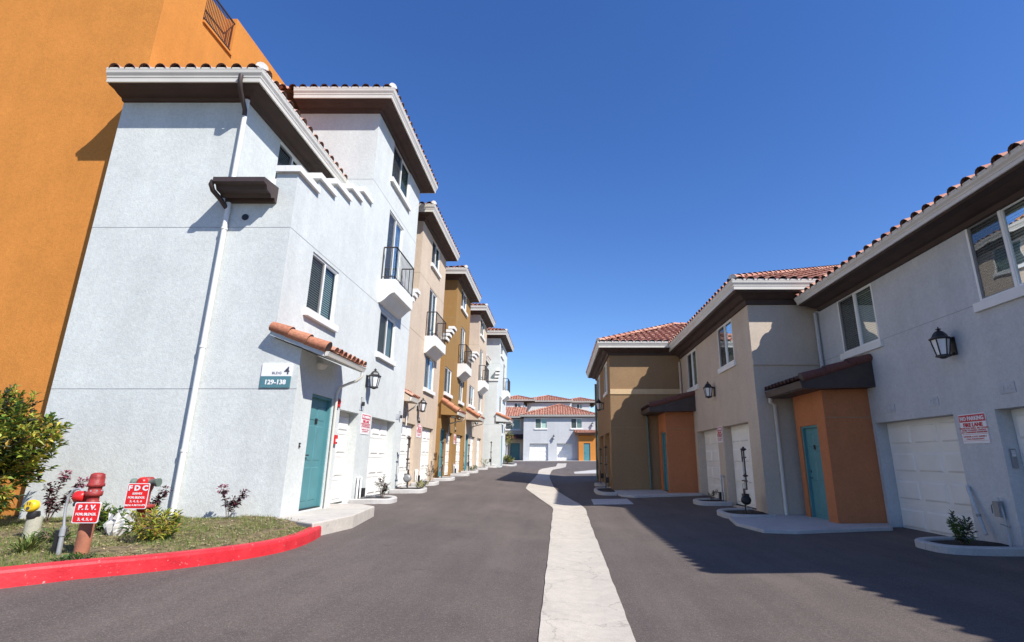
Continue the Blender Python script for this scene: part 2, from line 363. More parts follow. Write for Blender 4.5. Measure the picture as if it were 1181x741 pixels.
def PX(c): return lambda u,n,v:(c+n,u,v)      # plane x=c facing +x
def PXn(c): return lambda u,n,v:(c-n,u,v)     # plane x=c facing -x
def PY(c): return lambda u,n,v:(u,c-n,v)      # plane y=c facing -y (the camera)
def text_mesh(txt,size,P,u,n,v,mat,parent,name='lettering',align='CENTER',flip=False,ext=.002,bold=0,sx=1):
    cu=bpy.data.curves.new('t','FONT'); cu.body=txt; cu.size=size; cu.align_x=align; cu.extrude=ext; cu.offset=bold; cu.resolution_u=2
    to=bpy.data.objects.new('t',cu); C.objects.link(to); dg=bpy.context.evaluated_depsgraph_get(); dg.update()
    me=bpy.data.meshes.new_from_object(to.evaluated_get(dg)); bpy.data.objects.remove(to); bpy.data.curves.remove(cu)
    off=wloc(parent); s_=-1 if flip else 1
    for q in me.vertices:
        x,y,z=q.co; q.co=Vector(P(u+s_*x*sx,n+z+ext,v+y))-off
    me.materials.clear(); me.materials.append(mat); me.name=name
    o=bpy.data.objects.new(name,me); C.objects.link(o); o.parent=parent; return o
def lines(parent,P,items,mat,flip=False,name='lettering'):
    """several rows of lettering as one mesh part"""
    obs=[text_mesh(t,sz,P,u,n,v,mat,parent,name,flip=flip,bold=b,sx=sx) for (t,sz,u,n,v,b,sx) in items]
    bm=bmesh.new()
    for o in obs: bm.from_mesh(o.data)
    me=bpy.data.meshes.new(name); bm.to_mesh(me); bm.free(); me.materials.append(mat)
    for o in obs: bpy.data.objects.remove(o)
    o=bpy.data.objects.new(name,me); C.objects.link(o); o.parent=parent; return o
# ---------------------------------------------------------------- terrain height
def sst(a,b,t):
    t=max(0,min(1,(t-a)/(b-a))); return t*t*(3-2*t)
def G(x,y):
    cr=.42*max(0,min(1,(.4-x)/4.8)) if x<.4 else .012*min(x-.4,6)
    cr*=1-sst(46,64,y)
    d=y-14; rise=0 if d<-2 else (.0245*(d+2)**2/8 if d<2 else .0245*d)
    return cr+min(rise,1.45)-.03
def sheet(name,xs,ys,dz,mat,inside=None,kind='structure'):
    mb=MB(); idx={}; vs=[]; fs=[]
    for i,x in enumerate(xs):
        for j,y in enumerate(ys): idx[i,j]=len(vs); vs.append((x,y,G(x,y)+dz))
    for i in range(len(xs)-1):
        for j in range(len(ys)-1): fs.append((idx[i,j],idx[i+1,j],idx[i+1,j+1],idx[i,j+1]))
    mb.mesh(vs,fs,0,True); o=mb.build(name,mat); tag(o,kind=kind); return o
def fr(a,b,s): n=max(1,int(round((b-a)/s))); return [a+(b-a)*i/n for i in range(n+1)]
gx=[-3000,-800,-200,-60,-25]+fr(-12,12,.6)+[25,60,200,800,3000]
gy=[-3000,-800,-200,-60,-20]+fr(-8,90,1.0)+[120,300,900,3000]
sheet('ground',gx,gy,-.06,M['earth'])
sheet('road',fr(-9.2,.4,.4)+fr(.4,14,.4)[1:],fr(-14,82,.5),0,M['asphalt'])
# concrete drain strip winding down the lane
sl=[(-14,-.17,.50),(4.9,-.15,.66),(15.75,-.12,.83),(16.3,-.15,.84),(17.6,-.42,.72),(21.9,-1.27,.04),(23.8,-1.30,-.14),(29.7,-1.22,-.40),(33,-1.2,-.46),(38,-1.3,-.42),(41,-1.15,-.32),(48,-.12,.78),(58,.05,1.02)]
mb=MB()
def interp(y):
    for a,b in zip(sl,sl[1:]):
        if a[0]<=y<=b[0]:
            t=(y-a[0])/(b[0]-a[0]); return a[1]+(b[1]-a[1])*t,a[2]+(b[2]-a[2])*t
    return sl[-1][1:]
ys=fr(-14,58,.25); prev=None; vs=[];fs=[]
for y in ys:
    a,b=interp(y)
    j=.004*math.sin(y*3.3)+random.uniform(-.006,.006)
    xs=[a+j+(b-a)*k/4 for k in range(5)]
    for x in xs: vs.append((x,y,G(x,y)+.014-.006*(1-abs((x-(a+b)/2)/((b-a)/2)))))
for i in range(len(ys)-1):
    for k in range(4): fs.append((i*5+k,i*5+k+1,i*5+k+6,i*5+k+5))
mb.mesh(vs,fs,0,True); tag(mb.build('drain_strip',M['strip']),kind='structure')
def slab(name,pts,h,mat,z0=-.1,bev=.012,kind='structure'):
    mb=MB(); mb.prism(pts,lambda x,y:G(x,y)+z0,(lambda x,y:G(x,y)+h) if h<.4 else h); o=mb.build(name,mat)
    bv=o.modifiers.new('bevel','BEVEL'); bv.width=bev; bv.segments=2; bv.limit_method='ANGLE'; bv.angle_limit=R(40)
    if kind: tag(o,kind=kind)
    return o
# utility cover plates / far paving strips
for p in ([(1.17,17.40),(2.44,17.42),(2.45,19.07),(1.19,19.05)],[(1.18,36.5),(4.2,36.5),(4.2,41.5),(2.9,41.6),(1.2,38.8)]):
    slab('concrete_apron',p,.012,M['kerb'],-.05,.003)
# ---------------------------------------------------------------- roof tiles
def tile_plane(mb,P0,e,up,nrm,W,Lf,pitch=.30,rl=.40,rad=.095,stop=1):
    """P0 eave start, e along eave, up slope dir, nrm normal, Lf(u)->slope length; mat0 tile, mat1 dark bird stop"""
    n=max(1,int(round(W/pitch))); pt=W/n; seg=6
    for i in range(n):
        uc=(i+.5)*pt; L=Lf(uc)
        if L<.12: continue
        v0=-.05; k=0
        while v0<L-.05:
            v1=min(v0+rl+.05,L); jit=random.uniform(-.006,.006)
            r0,r1=rad*1.06,rad*.94; z0=.045+random.uniform(-.004,.006); z1=.012
            pts=[]
            for (v,r,z) in((v0,r0,z0),(v1,r1,z1)):
                for q in range(seg+1):
                    a=math.pi*q/seg; pts.append(P0+e*(uc+jit-math.cos(a)*r*1.08)+up*v+nrm*(z+math.sin(a)*r))
            mb.mesh(pts,[(q,q+1,seg+2+q,seg+1+q) for q in range(seg)],0,True)
            # visible thickness at the lower edge
            th=[]
            for r,z in((r0,z0),(r0-.016,z0)):
                for q in range(seg+1):
                    a=math.pi*q/seg; th.append(P0+e*(uc+jit-math.cos(a)*r*1.08)+up*(v0-.001)+nrm*(z+math.sin(a)*r))
            mb.mesh(th,[(q,q+1,seg+2+q,seg+1+q) for q in range(seg)],1 if k==0 else 0)
            # pan between barrels
            pw=pt-2*rad*.9; a0=uc+rad*.9; pv=[]
            for v in(v0,v1):
                for q,(f_,dz) in enumerate(((0,.03),(.5,0),(1,.03))): pv.append(P0+e*(a0+pw*f_)+up*v+nrm*(dz+(.012 if v==v0 else 0)))
            mb.mesh(pv,[(0,1,4,3),(1,2,5,4)],0,True)
            if k==0 and stop:
                bs=[P0+e*(uc-math.cos(math.pi*q/seg)*(r0-.012))+up*(v0+.06)+nrm*(z0+math.sin(math.pi*q/seg)*(r0-.012)) for q in range(seg+1)]
                mb.mesh(bs,[tuple(range(seg+1))],1)
            v0+=rl; k+=1
def hip_caps(mb,a,b,r=.11,step=.38):
    a=Vector(a); b=Vector(b); d=b-a; L=d.length; d.normalize(); s_=d.cross(Vector((0,0,1))).normalized(); n_=s_.cross(d)
    if n_.z<0: n_=-n_
    t=0; seg=6
    while t<L:
        t1=min(t+step+.05,L); v=[]
        for q0,rr,zz in((t,r*1.08,.03),(t1,r*.92,0)):
            for q in range(seg+1):
                an=math.pi*q/seg; v.append(a+d*q0+s_*(-math.cos(an)*rr)+n_*(zz+.03+math.sin(an)*rr))
        mb.mesh(v,[(q,q+1,seg+2+q,seg+1+q) for q in range(seg)],0,True); mb.mesh(v[:seg+1],[tuple(range(seg+1))],2 if t==0 else 1)
        t+=step
def hip_roof(parent,x0,x1,y0,y1,z,slope=.33,flat=(),mats=None,pitch=.30):
    """x0..y1 eave rectangle; flat: sides ('W','E','S','N') that run straight to the edge instead of hipping"""
    mats=mats or [M['tile'],M['birdstop'],M['mortar']]; x0,x1,y0,y1=x0+(0 if 'W' in flat else .06),x1-(0 if 'E' in flat else .06),y0+(0 if 'S' in flat else .06),y1-(0 if 'N' in flat else .06); z-=.02
    W,D=x1-x0,y1-y0; c=1/math.sqrt(1+slope*slope); mb=MB()
    sides={'S':(Vector((x0,y0,z)),Vector((1,0,0)),Vector((0,1,0)),W,D,'W','E'),'N':(Vector((x1,y1,z)),Vector((-1,0,0)),Vector((0,-1,0)),W,D,'E','W'),
           'E':(Vector((x1,y0,z)),Vector((0,1,0)),Vector((-1,0,0)),D,W,'S','N'),'W':(Vector((x0,y1,z)),Vector((0,-1,0)),Vector((1,0,0)),D,W,'N','S')}
    opp={'S':'N','N':'S','E':'W','W':'E'}
    def ht(x,y):
        ds=[]
        if 'W' not in flat: ds.append(x-x0)
        if 'E' not in flat: ds.append(x1-x)
        if 'S' not in flat: ds.append(y-y0)
        if 'N' not in flat: ds.append(y1-y)
        return max(0,min(ds))
    for k,(p,e,h,Wd,Dp,l,r) in sides.items():
        if k in flat: continue
        up=(h+Vector((0,0,slope))).normalized(); nr=e.cross(up).normalized()
        if nr.z<0: nr=-nr
        half=Dp if opp[k] in flat else Dp/2
        def Lf(u,l=l,r=r,Wd=Wd,half=half):
            d=half
            if l not in flat: d=min(d,u)
            if r not in flat: d=min(d,Wd-u)
            return d/c
        tile_plane(mb,p,e,up,nr,Wd,Lf,pitch=pitch)
    tops=MB()
    # underlay
    ax0=x0; cor=[(x0,y0),(x1,y0),(x1,y1),(x0,y1)]
    hm=max(ht(x0+W*i/20,y0+D*j/20) for i in range(21) for j in range(21))
    nx,ny=24,24; g={}
    vs=[];fs=[]
    for i in range(nx+1):
        for j in range(ny+1):
            x=x0+W*i/nx; y=y0+D*j/ny; vs.append((x,y,z-.015+slope*ht(x,y)))
    for i in range(nx):
        for j in range(ny): a=i*(ny+1)+j; fs.append((a,a+ny+1,a+ny+2,a+1))
    u=MB(); u.mesh(vs,fs,0)
    # hips
    hc=MB(); H=min(W if 'E' in flat or 'W' in flat else W/2, D if 'S' in flat or 'N' in flat else D/2)
    for (cx,sx_,a) in((x0,1,'W'),(x1,-1,'E')):
        for (cy,sy_,b) in((y0,1,'S'),(y1,-1,'N')):
            if a in flat or b in flat: continue
            hc_a=(cx,cy,z+.02); hip_caps(hc,hc_a,(cx+sx_*H,cy+sy_*H,z+.02+slope*H))
    if W/2>H+.05 and not('S' in flat or 'N' in flat): hip_caps(hc,((x0+(0 if 'W' in flat else H)),(y0+y1)/2,z+.03+slope*H),((x1-(0 if 'E' in flat else H)),(y0+y1)/2,z+.03+slope*H))
    if D/2>H+.05 and not('E' in flat or 'W' in flat): hip_caps(hc,((x0+x1)/2,y0+(0 if 'S' in flat else H),z+.03+slope*H),((x0+x1)/2,y1-(0 if 'N' in flat else H),z+.03+slope*H))
    ro=mb.build('roof',mats[:2],parent,recalc=False)
    u.build('roof_deck',M['brownmetal'],ro)
    if hc.v: hc.build('hip_cap',[mats[0],M['dark'],mats[2]],ro,recalc=False)
    return ro
def eaves(parent,path,zs,d=.53,rise=.13,gh=.27,closed=False,rx=None):
    """brown cove soffit and painted ogee gutter round a path (outward = right of travel)"""
    mb=MB(); g=d-.10
    mb.sweep(path,[(-.02,zs-.01),(.05,zs),(.08,zs+.05*rise/.13),(.17,zs+.06*rise/.13),(g*.62,zs+rise*.75),(g-.03,zs+rise*.8),(g,zs+rise),(g,zs+rise+gh*.95),(-.02,zs+rise+gh*.95)],closed=closed)
    mb.build('cove_soffit',M['cove'],parent)
    mb=MB(); z=zs+rise
    mb.sweep(path,[(g+.002,z-.012),(g+.035,z-.012),(g+.04,z+gh*.25),(g+.05,z+gh*.3),(g+.055,z+gh*.42),(g+.085,z+gh*.62),(g+.095,z+gh*.85),(g+.10,z+gh*.88),(g+.10,z+gh),(g+.002,z+gh)],closed=closed)
    mb.build('gutter',M['gutter'],parent)
    return z+gh
# ---------------------------------------------------------------- openings
def window(parent,P,u0,u1,v0,v1,sill=True,screen=0,vert=True,d=.075,blinds=True,sillout=.09,trim=False,flip=False,closed_blind=False):
    f=.045; mb=MB(); n0,n1=-d,-d+.05
    if trim: n0,n1=-.03,.03
    for a in((u0,u0+f,v0,v1),(u1-f,u1,v0,v1),(u0+f,u1-f,v0,v0+f),(u0+f,u1-f,v1-f,v1)): mb.fbox(P,a[0],a[1],n0,n1,a[2],a[3])
    um=(u0+u1)/2
    if vert: mb.fbox(P,um-.028,um+.028,n0-.002,n1+.002,v0+f,v1-f)
    # sliding sash inner edges
    for a,b in (((u0+f,um-.028),(um+.028,u1-f)) if vert else ((u0+f,u1-f),)):
        for q in((a,a+.02,v0+f,v1-f),(b-.02,b,v0+f,v1-f),(a+.02,b-.02,v0+f,v0+f+.02),(a+.02,b-.02,v1-f-.02,v1-f)): mb.fbox(P,q[0],q[1],n0+.008,n1-.012,q[2],q[3])
    wd=mb.build('window',M['vinyl'],parent)
    mb=MB(); q=n0+.018
    mb.face([P(u0+f,q,v0+f),P(u1-f,q,v0+f),P(u1-f,q,v1-f),P(u0+f,q,v1-f)]); mb.build('pane',M['glass'],wd)
    mb=MB(); a,b=-.55,n0-.004
    mb.face([P(u0,a,v0),P(u1,a,v0),P(u1,a,v1),P(u0,a,v1)])
    for (p,r_) in (((u0,v0),(u1,v0)),((u1,v0),(u1,v1)),((u1,v1),(u0,v1)),((u0,v1),(u0,v0))): mb.face([P(p[0],b,p[1]),P(r_[0],b,r_[1]),P(r_[0],a,r_[1]),P(p[0],a,p[1])])
    mb.build('room_behind',M['dark'],wd)
    if blinds:
        mb=MB(); v=v1-f-.02; st=.05; tl=.03 if closed_blind else .012
        while v>v0+f+.02:
            mb.face([P(u0+f,n0-.05,v),P(u1-f,n0-.05,v),P(u1-f,n0-.05+.018,v-.044),P(u0+f,n0-.05+.018,v-.044)]); v-=st
        mb.build('blinds',M['blind'],wd)
    if screen:
        a,b=(u0+f,um-.028) if screen<0 else (um+.028,u1-f)
        mb=MB(); q=n1-.006; mb.face([P(a,q,v0+f),P(b,q,v0+f),P(b,q,v1-f),P(a,q,v1-f)]); mb.build('insect_screen',M['screen'],wd)
    if sill:
        mb=MB(); mb.fbox(P,u0-.1,u1+.1,.0,sillout,v0-.15,v0-.0); mb.fbox(P,u0+.002,u1-.002,-d,.0,v0-.03,v0+.003)
        s_=mb.build('sill',M['trim'],wd)
    return wd
def garage(parent,P,u0,u1,v0,v1,d=.28,cols=4,label=None):
    mb=MB(); n=-d; rows=4; h=(v1-v0)/rows
    mb.fbox(P,u0,u1,n-.05,n-.012,v0,v1)
    for r_ in range(rows):
        a,b=v0+r_*h+.009,v0+(r_+1)*h-.009; mb.fbox(P,u0+.01,u1-.01,n-.011,n,a,b)
        cw=(u1-u0-.02)/cols
        for c_ in range(cols):
            p,q=u0+.01+c_*cw+.05,u0+.01+(c_+1)*cw-.05; w0,w1=a+.09,b-.09; k=.035
            o_=[P(p,n+.001,w0),P(q,n+.001,w0),P(q,n+.001,w1),P(p,n+.001,w1)]; i_=[P(p+k*.4,n-.014,w0+k*.4),P(q-k*.4,n-.014,w0+k*.4),P(q-k*.4,n-.014,w1-k*.4),P(p+k*.4,n-.014,w1-k*.4)]
            # raised field with a moulded border
            j_=[P(p+k,n+.022,w0+k),P(q-k,n+.022,w0+k),P(q-k,n+.022,w1-k),P(p+k,n+.022,w1-k)]
            mb.mesh(o_+j_,[(0,1,5,4),(1,2,6,5),(2,3,7,6),(3,0,4,7),(4,5,6,7)])
    g=mb.build('garage_door',M['garage'],parent,label)
    mb=MB(); mb.fbox(P,u0,u1,n-.005,n+.03,v0-.02,v0+.035); mb.build('weather_seal',M['black'],g)
    return g
def entry_door(parent,P,u0,u1,v0,v1,d=.12,hinge=1,num=None,flip=False,six=True):
    f=.05; mb=MB(); mb.fbox(P,u0,u0+f,-d,-d+.09,v0,v1); mb.fbox(P,u1-f,u1,-d,-d+.09,v0,v1); mb.fbox(P,u0+f,u1-f,-d,-d+.09,v1-f,v1); 
    a,b,c_,e=u0+f,u1-f,v0+.02,v1-f
    dm=MB(); n=-d+.02; dm.fbox(P,a,b,n-.04,n,c_,e)
    w=(b-a); H=e-c_
    for (p,q) in((a+.1*w,a+.46*w),(a+.54*w,a+.9*w)):
        for (s_,t) in((.06,.36),(.42,.74),(.79,.93)):
            z0,z1=c_+s_*H,c_+t*H; k=.03
            dm.mesh([P(p,n,z0),P(q,n,z0),P(q,n,z1),P(p,n,z1),P(p+k*.5,n-.0-.012+.02,z0+k*.5),P(q-k*.5,n+.008,z0+k*.5),P(q-k*.5,n+.008,z1-k*.5),P(p+k*.5,n+.008,z1-k*.5)],[(0,1,5,4),(1,2,6,5),(2,3,7,6),(3,0,4,7),(4,5,6,7)])
    do=dm.build('door',M['teal'],parent); mb.build('door_frame',M['teal'],do)
    hb=MB(); hu=a+.07 if hinge>0 else b-.07
    c0=P(hu,n+.02,c_+.95); hb.tube([P(hu,n,c_+.95),P(hu,n+.05,c_+.95),P(hu+(.1 if hinge>0 else -.1),n+.055,c_+.95)],.012,8)
    hb.build('handle',M['black'],do); hb=MB(); hb.fbox(P,hu-.025,hu+.025,n,n+.012,c_+1.07,c_+1.13); hb.build('deadbolt',M['black'],do)
    tb=MB(); tb.fbox(P,a,b,-d-.02,-d+.1,v0,v0+.02); tb.build('threshold',M['black'],do)
    if num:
        nb=MB(); nb.fbox(P,(a+b)/2-.045,(a+b)/2+.045,n+.009,n+.016,c_+.76*H,c_+.81*H); pl=nb.build('number_plate',M['black'],do)
    return do
def lantern(P,u,v,label,s=1.0,group='black wall lanterns over the garages'):
    """carriage lantern; P frame of its wall, centre height v"""
    base=Vector(P(u,0,v)); t=thing('wall_lantern',base,label,'wall lantern',group)
    mb=MB(); c=Vector(P(u,.22*s,v)); 
    mb.fbox(P,u-.06*s,u+.06*s,0.0,.025*s,v-.19*s,v+.13*s)
    mb.tube([P(u,.02,v+.08*s),P(u,.07*s,v+.13*s),P(u,.13*s,v+.12*s)],.018*s,8)
    mb.tube([P(u,.02,v-.14*s),P(u,.05*s,v-.19*s),P(u,.12*s,v-.17*s),P(u,.14*s,v-.20*s)],.011*s,8)
    mb.build('bracket',M['black'],t)
    mb=MB(); rot=R(30)
    mb.lathe(c+Vector((0,0,.085*s)),[(.165*s,0),(.178*s,.012*s),(.178*s,.022*s),(.125*s,.055*s),(.105*s,.10*s),(.07*s,.145*s),(.03*s,.17*s),(.018*s,.18*s),(.045*s,.19*s),(.045*s,.2*s),(.012*s,.21*s),(.008*s,.24*s)],6,0,False,rot)
    mb.build('cap',M['black'],t)
    mb=MB()
    for j in range(6):
        a=rot+math.pi*2*j/6; mb.tube([c+Vector((math.cos(a)*.15*s,math.sin(a)*.15*s,.09*s)),c+Vector((math.cos(a)*.095*s,math.sin(a)*.095*s,-.19*s))],.011*s,6)
    mb.lathe(c+Vector((0,0,-.235*s)),[(.035*s,-.02*s),(.07*s,0),(.118*s,.012*s),(.118*s,.035*s),(.095*s,.05*s)],6,0,False,rot)
    mb.build('frame',M['black'],t)
    mb=MB(); mb.lathe(c+Vector((0,0,-.185*s)),[(.088*s,0),(.14*s,.275*s)],6,0,False,rot); mb.build('glass_panes',M['lampglass'],t)
    return t
def sign(P,u,v,w,h,label,group=None,flip=False,n=.012,detailed=True):
    t=thing('no_parking_sign',P(u,0,v),label,'sign',group)
    mb=MB(); mb.fbox(P,u-w/2,u+w/2,.001,n,v-h/2,v+h/2); pl=mb.build('panel',M['signwhite'],t)
    mb=MB(); e=.012
    mb.fbox(P,u-w/2+e*1.3,u+w/2-e*1.3,n,n+.0015,v+h/2-.27*h,v+h/2-.03*h); 
    mb.fbox(P,u-w/2+.03,u+w/2-.03,n,n+.0012,v-h*.195,v-h*.185); mb.fbox(P,u-w/2+.03,u+w/2-.03,n,n+.0012,v-h*.415,v-h*.405)
    for a in((u-w/2+.004,u-w/2+.009,v-h/2+.004,v+h/2-.004),(u+w/2-.009,u+w/2-.004,v-h/2+.004,v+h/2-.004)): mb.fbox(P,a[0],a[1],n,n+.0012,a[2],a[3])
    mb.build('red_band',M['signred'],t)
    lines(t,P,[('NO PARKING',h*.185,u,n+.002,v+h/2-.215*h,.004*h/.6,w/(h*1.29))],M['signwhite'],flip)
    lines(t,P,[('FIRE LANE',h*.175,u,n+.001,v+.07*h,.005*h/.6,w/(h*1.12))],M['signred'],flip)
    lines(t,P,[('VEHICLES WILL BE CITED',h*.068,u,n+.001,v-.01*h,.001,w/h/.72),('AND TOWED AWAY',h*.068,u,n+.001,v-.08*h,.001,w/h/.72),('AT OWNERS EXPENSE',h*.068,u,n+.001,v-.15*h,.001,w/h/.72),('UNDER C.V.C. 22500.1',h*.062,u,n+.001,v-.29*h,.001,w/h/.72),('CALL POLICE DEPT.',h*.055,u,n+.001,v-.37*h,.001,w/h/.72)],M['signred'],flip)
    return t
def awning(parent,P,u0,u1,zw,ne,ze,near,mats,side_mat,under_mat,rake=True,nb=0.0,fascia=.16,lamp=True,gut=True,drop=None,elbow=True,flatb=True):
    """lean-to tile roof: from the wall (n=nb,z=zw) down to n=ne,z=ze, over u0..u1; near = u of the camera side"""
    a=MB(); L=ne-nb; sl=(zw-ze)/L
    aw=MB(); th=.06
    prof=[(nb,zw-fascia),(nb,zw),(ne,ze),(ne,ze-fascia)] if drop is None else [(nb,drop),(nb,zw),(ne,ze),(ne,ze-fascia*.6)]
    if drop is None: prof=[(nb,ze-fascia*.8 if flatb else zw-fascia*1.1),(nb,zw),(ne,ze),(ne,ze-fascia)]
    aw.extr(P,prof,u0,u1,0)
    aw_o=aw.build('awning',[side_mat],parent)
    # eave tiles
    mb=MB(); e=Vector(P(u1,0,0))-Vector(P(u0,0,0)); e.normalize(); out=(Vector(P(0,1,0))-Vector(P(0,0,0)))
    up=(-out+Vector((0,0,sl))).normalized(); nr=e.cross(up); nr.normalize()
    if nr.z<0: nr=-nr
    p0=Vector(P(u0,ne+.02,ze+.01)); s_=math.sqrt(1+sl*sl)
    off=.16 if rake else 0
    st=p0+e*(off if near==u0 else 0)
    tile_plane(mb,st,e,up,nr,(u1-u0)-off,lambda u:L*s_,pitch=.2,rad=.07,rl=.36)
    # rake tiles, larger barrels down the near side
    if rake:
        un=near; sg=1 if near==u0 else -1; seg=8; t=0; Ls=L*s_+.03; rr=.10; k=0; stp=Ls/3
        base=Vector(P(un,ne+.03,ze+.02)) ; ce=e*sg
        while k<3:
            v=[]
            for tt,r_,z_ in((k*stp,rr*1.08,.035),(min((k+1)*stp+.05,Ls),rr*.93,.01)):
                for q in range(seg+1):
                    an=-R(65)+R(245)*q/seg; v.append(base+up*tt+ce*(.03-math.cos(an)*r_)+nr*(z_+math.sin(an)*r_))
            mb.mesh(v,[(q,q+1,seg+2+q,seg+1+q) for q in range(seg)],2,True); mb.mesh(v[:seg+1],[tuple(range(seg+1))],1 if k else 1)
            k+=1
    mb.build('awning_tiles',mats,aw_o,recalc=False)
    if gut:
        g=MB(); g.extr(P,[(ne-.01,ze-fascia*.9),(ne+.05,ze-fascia*.9),(ne+.07,ze-fascia*.4),(ne+.085,ze-.02),(ne-.01,ze-.02)],u0,u1); g.build('awning_gutter',under_mat,aw_o)
    if lamp:
        lb=MB(); c=P((u0+u1)/2,ne*.55+nb*.45,ze-fascia+.0); lb.lathe(Vector(c)+Vector((0,0,-.06)),[(.05,-.02),(.09,0),(.10,.04),(.12,.045),(.12,.075)],12); lb.build('porch_light',M['gutter'],aw_o)
    return aw_o
def parapet(parent,P,u_list,mat_w,thick=.2,out=.07):
    """stepped parapet: list of (u0,u1,top)"""
    for i,(a,b,z) in enumerate(u_list): pass
    mb=MB()
    for i,(a,b,z) in enumerate(u_list):
        mb.fbox(P,a-(.05 if i else 0.07),b+.0,-thick-.03,out,z-.13,z)
    mb.build('coping',M['trim'],parent)
def band(parent,items,mat,name='floor_band'):
    mb=MB()
    for P,u0,u1,v,h,n in items: mb.fbox(P,u0,u1,.0,n,v,v+h)
    mb.build(name,mat,parent)
def groove(parent,items):
    """narrow stucco control joints"""
    mb=MB()
    for P,u0,u1,v in items: mb.fbox(P,u0,u1,-.004,.004,v-.011,v+.011)
    mb.build('control_joint',M['joint'],parent)
M['joint']=plain('joint_grey',(.33,.33,.34),.9)  # even grey of the stucco control joints on pale walls
M['jointw']=plain('joint_warm',(.30,.22,.13),.9)
def balcony(parent,P,u0,u1,n,zs,wallmat,zlow=.70):
    """stucco corbel balcony with iron rail; zs slab top"""
    prof=[(0,zs),(n,zs),(n,zs-.40)]
    for k in range(1,9):
        t=k/8; nn=n*(1-t); zz=zs-.40-(zlow-.40)*(1-math.cos(math.pi*t))/2; prof.append((nn,zz))
    mb=MB(); mb.extr(P,prof,u0,u1,0); b=mb.build('balcony',[M['trim']],parent)
    r=MB(); H=1.0; q=n-.04; ua,ub=u0+.04,u1-.04; c=.016
    pts=[(ua,.02),(ua,q),(ub,q),(ub,.02)]
    for zz in (zs+H,zs+.08):
        for (a,an),(bb,bn) in zip(pts,pts[1:]): r.tube([P(a,an,zz),P(bb,bn,zz)],.022 if zz>zs+.5 else .014,6)
    k=0
    for (a,an),(bb,bn) in zip(pts,pts[1:]):
        L=math.hypot(bb-a,bn-an); m=max(2,int(L/.115))
        for i in range(m+1):
            t=i/m; r.tube([P(a+(bb-a)*t,an+(bn-an)*t,zs+(.0 if i in(0,m) else .08)),P(a+(bb-a)*t,an+(bn-an)*t,zs+H)],.017 if i in(0,m) else .008,5)
    r.build('railing',M['iron'],b); return b
def downspout(parent,pts,mat,r=.045,name='downspout',straps=()):
    mb=MB(); mb.tube(pts,r,10)
    for s_ in straps: mb.lathe(s_,[(r*1.25,-.02),(r*1.25,.02)],10)
    return mb.build(name,mat,parent)
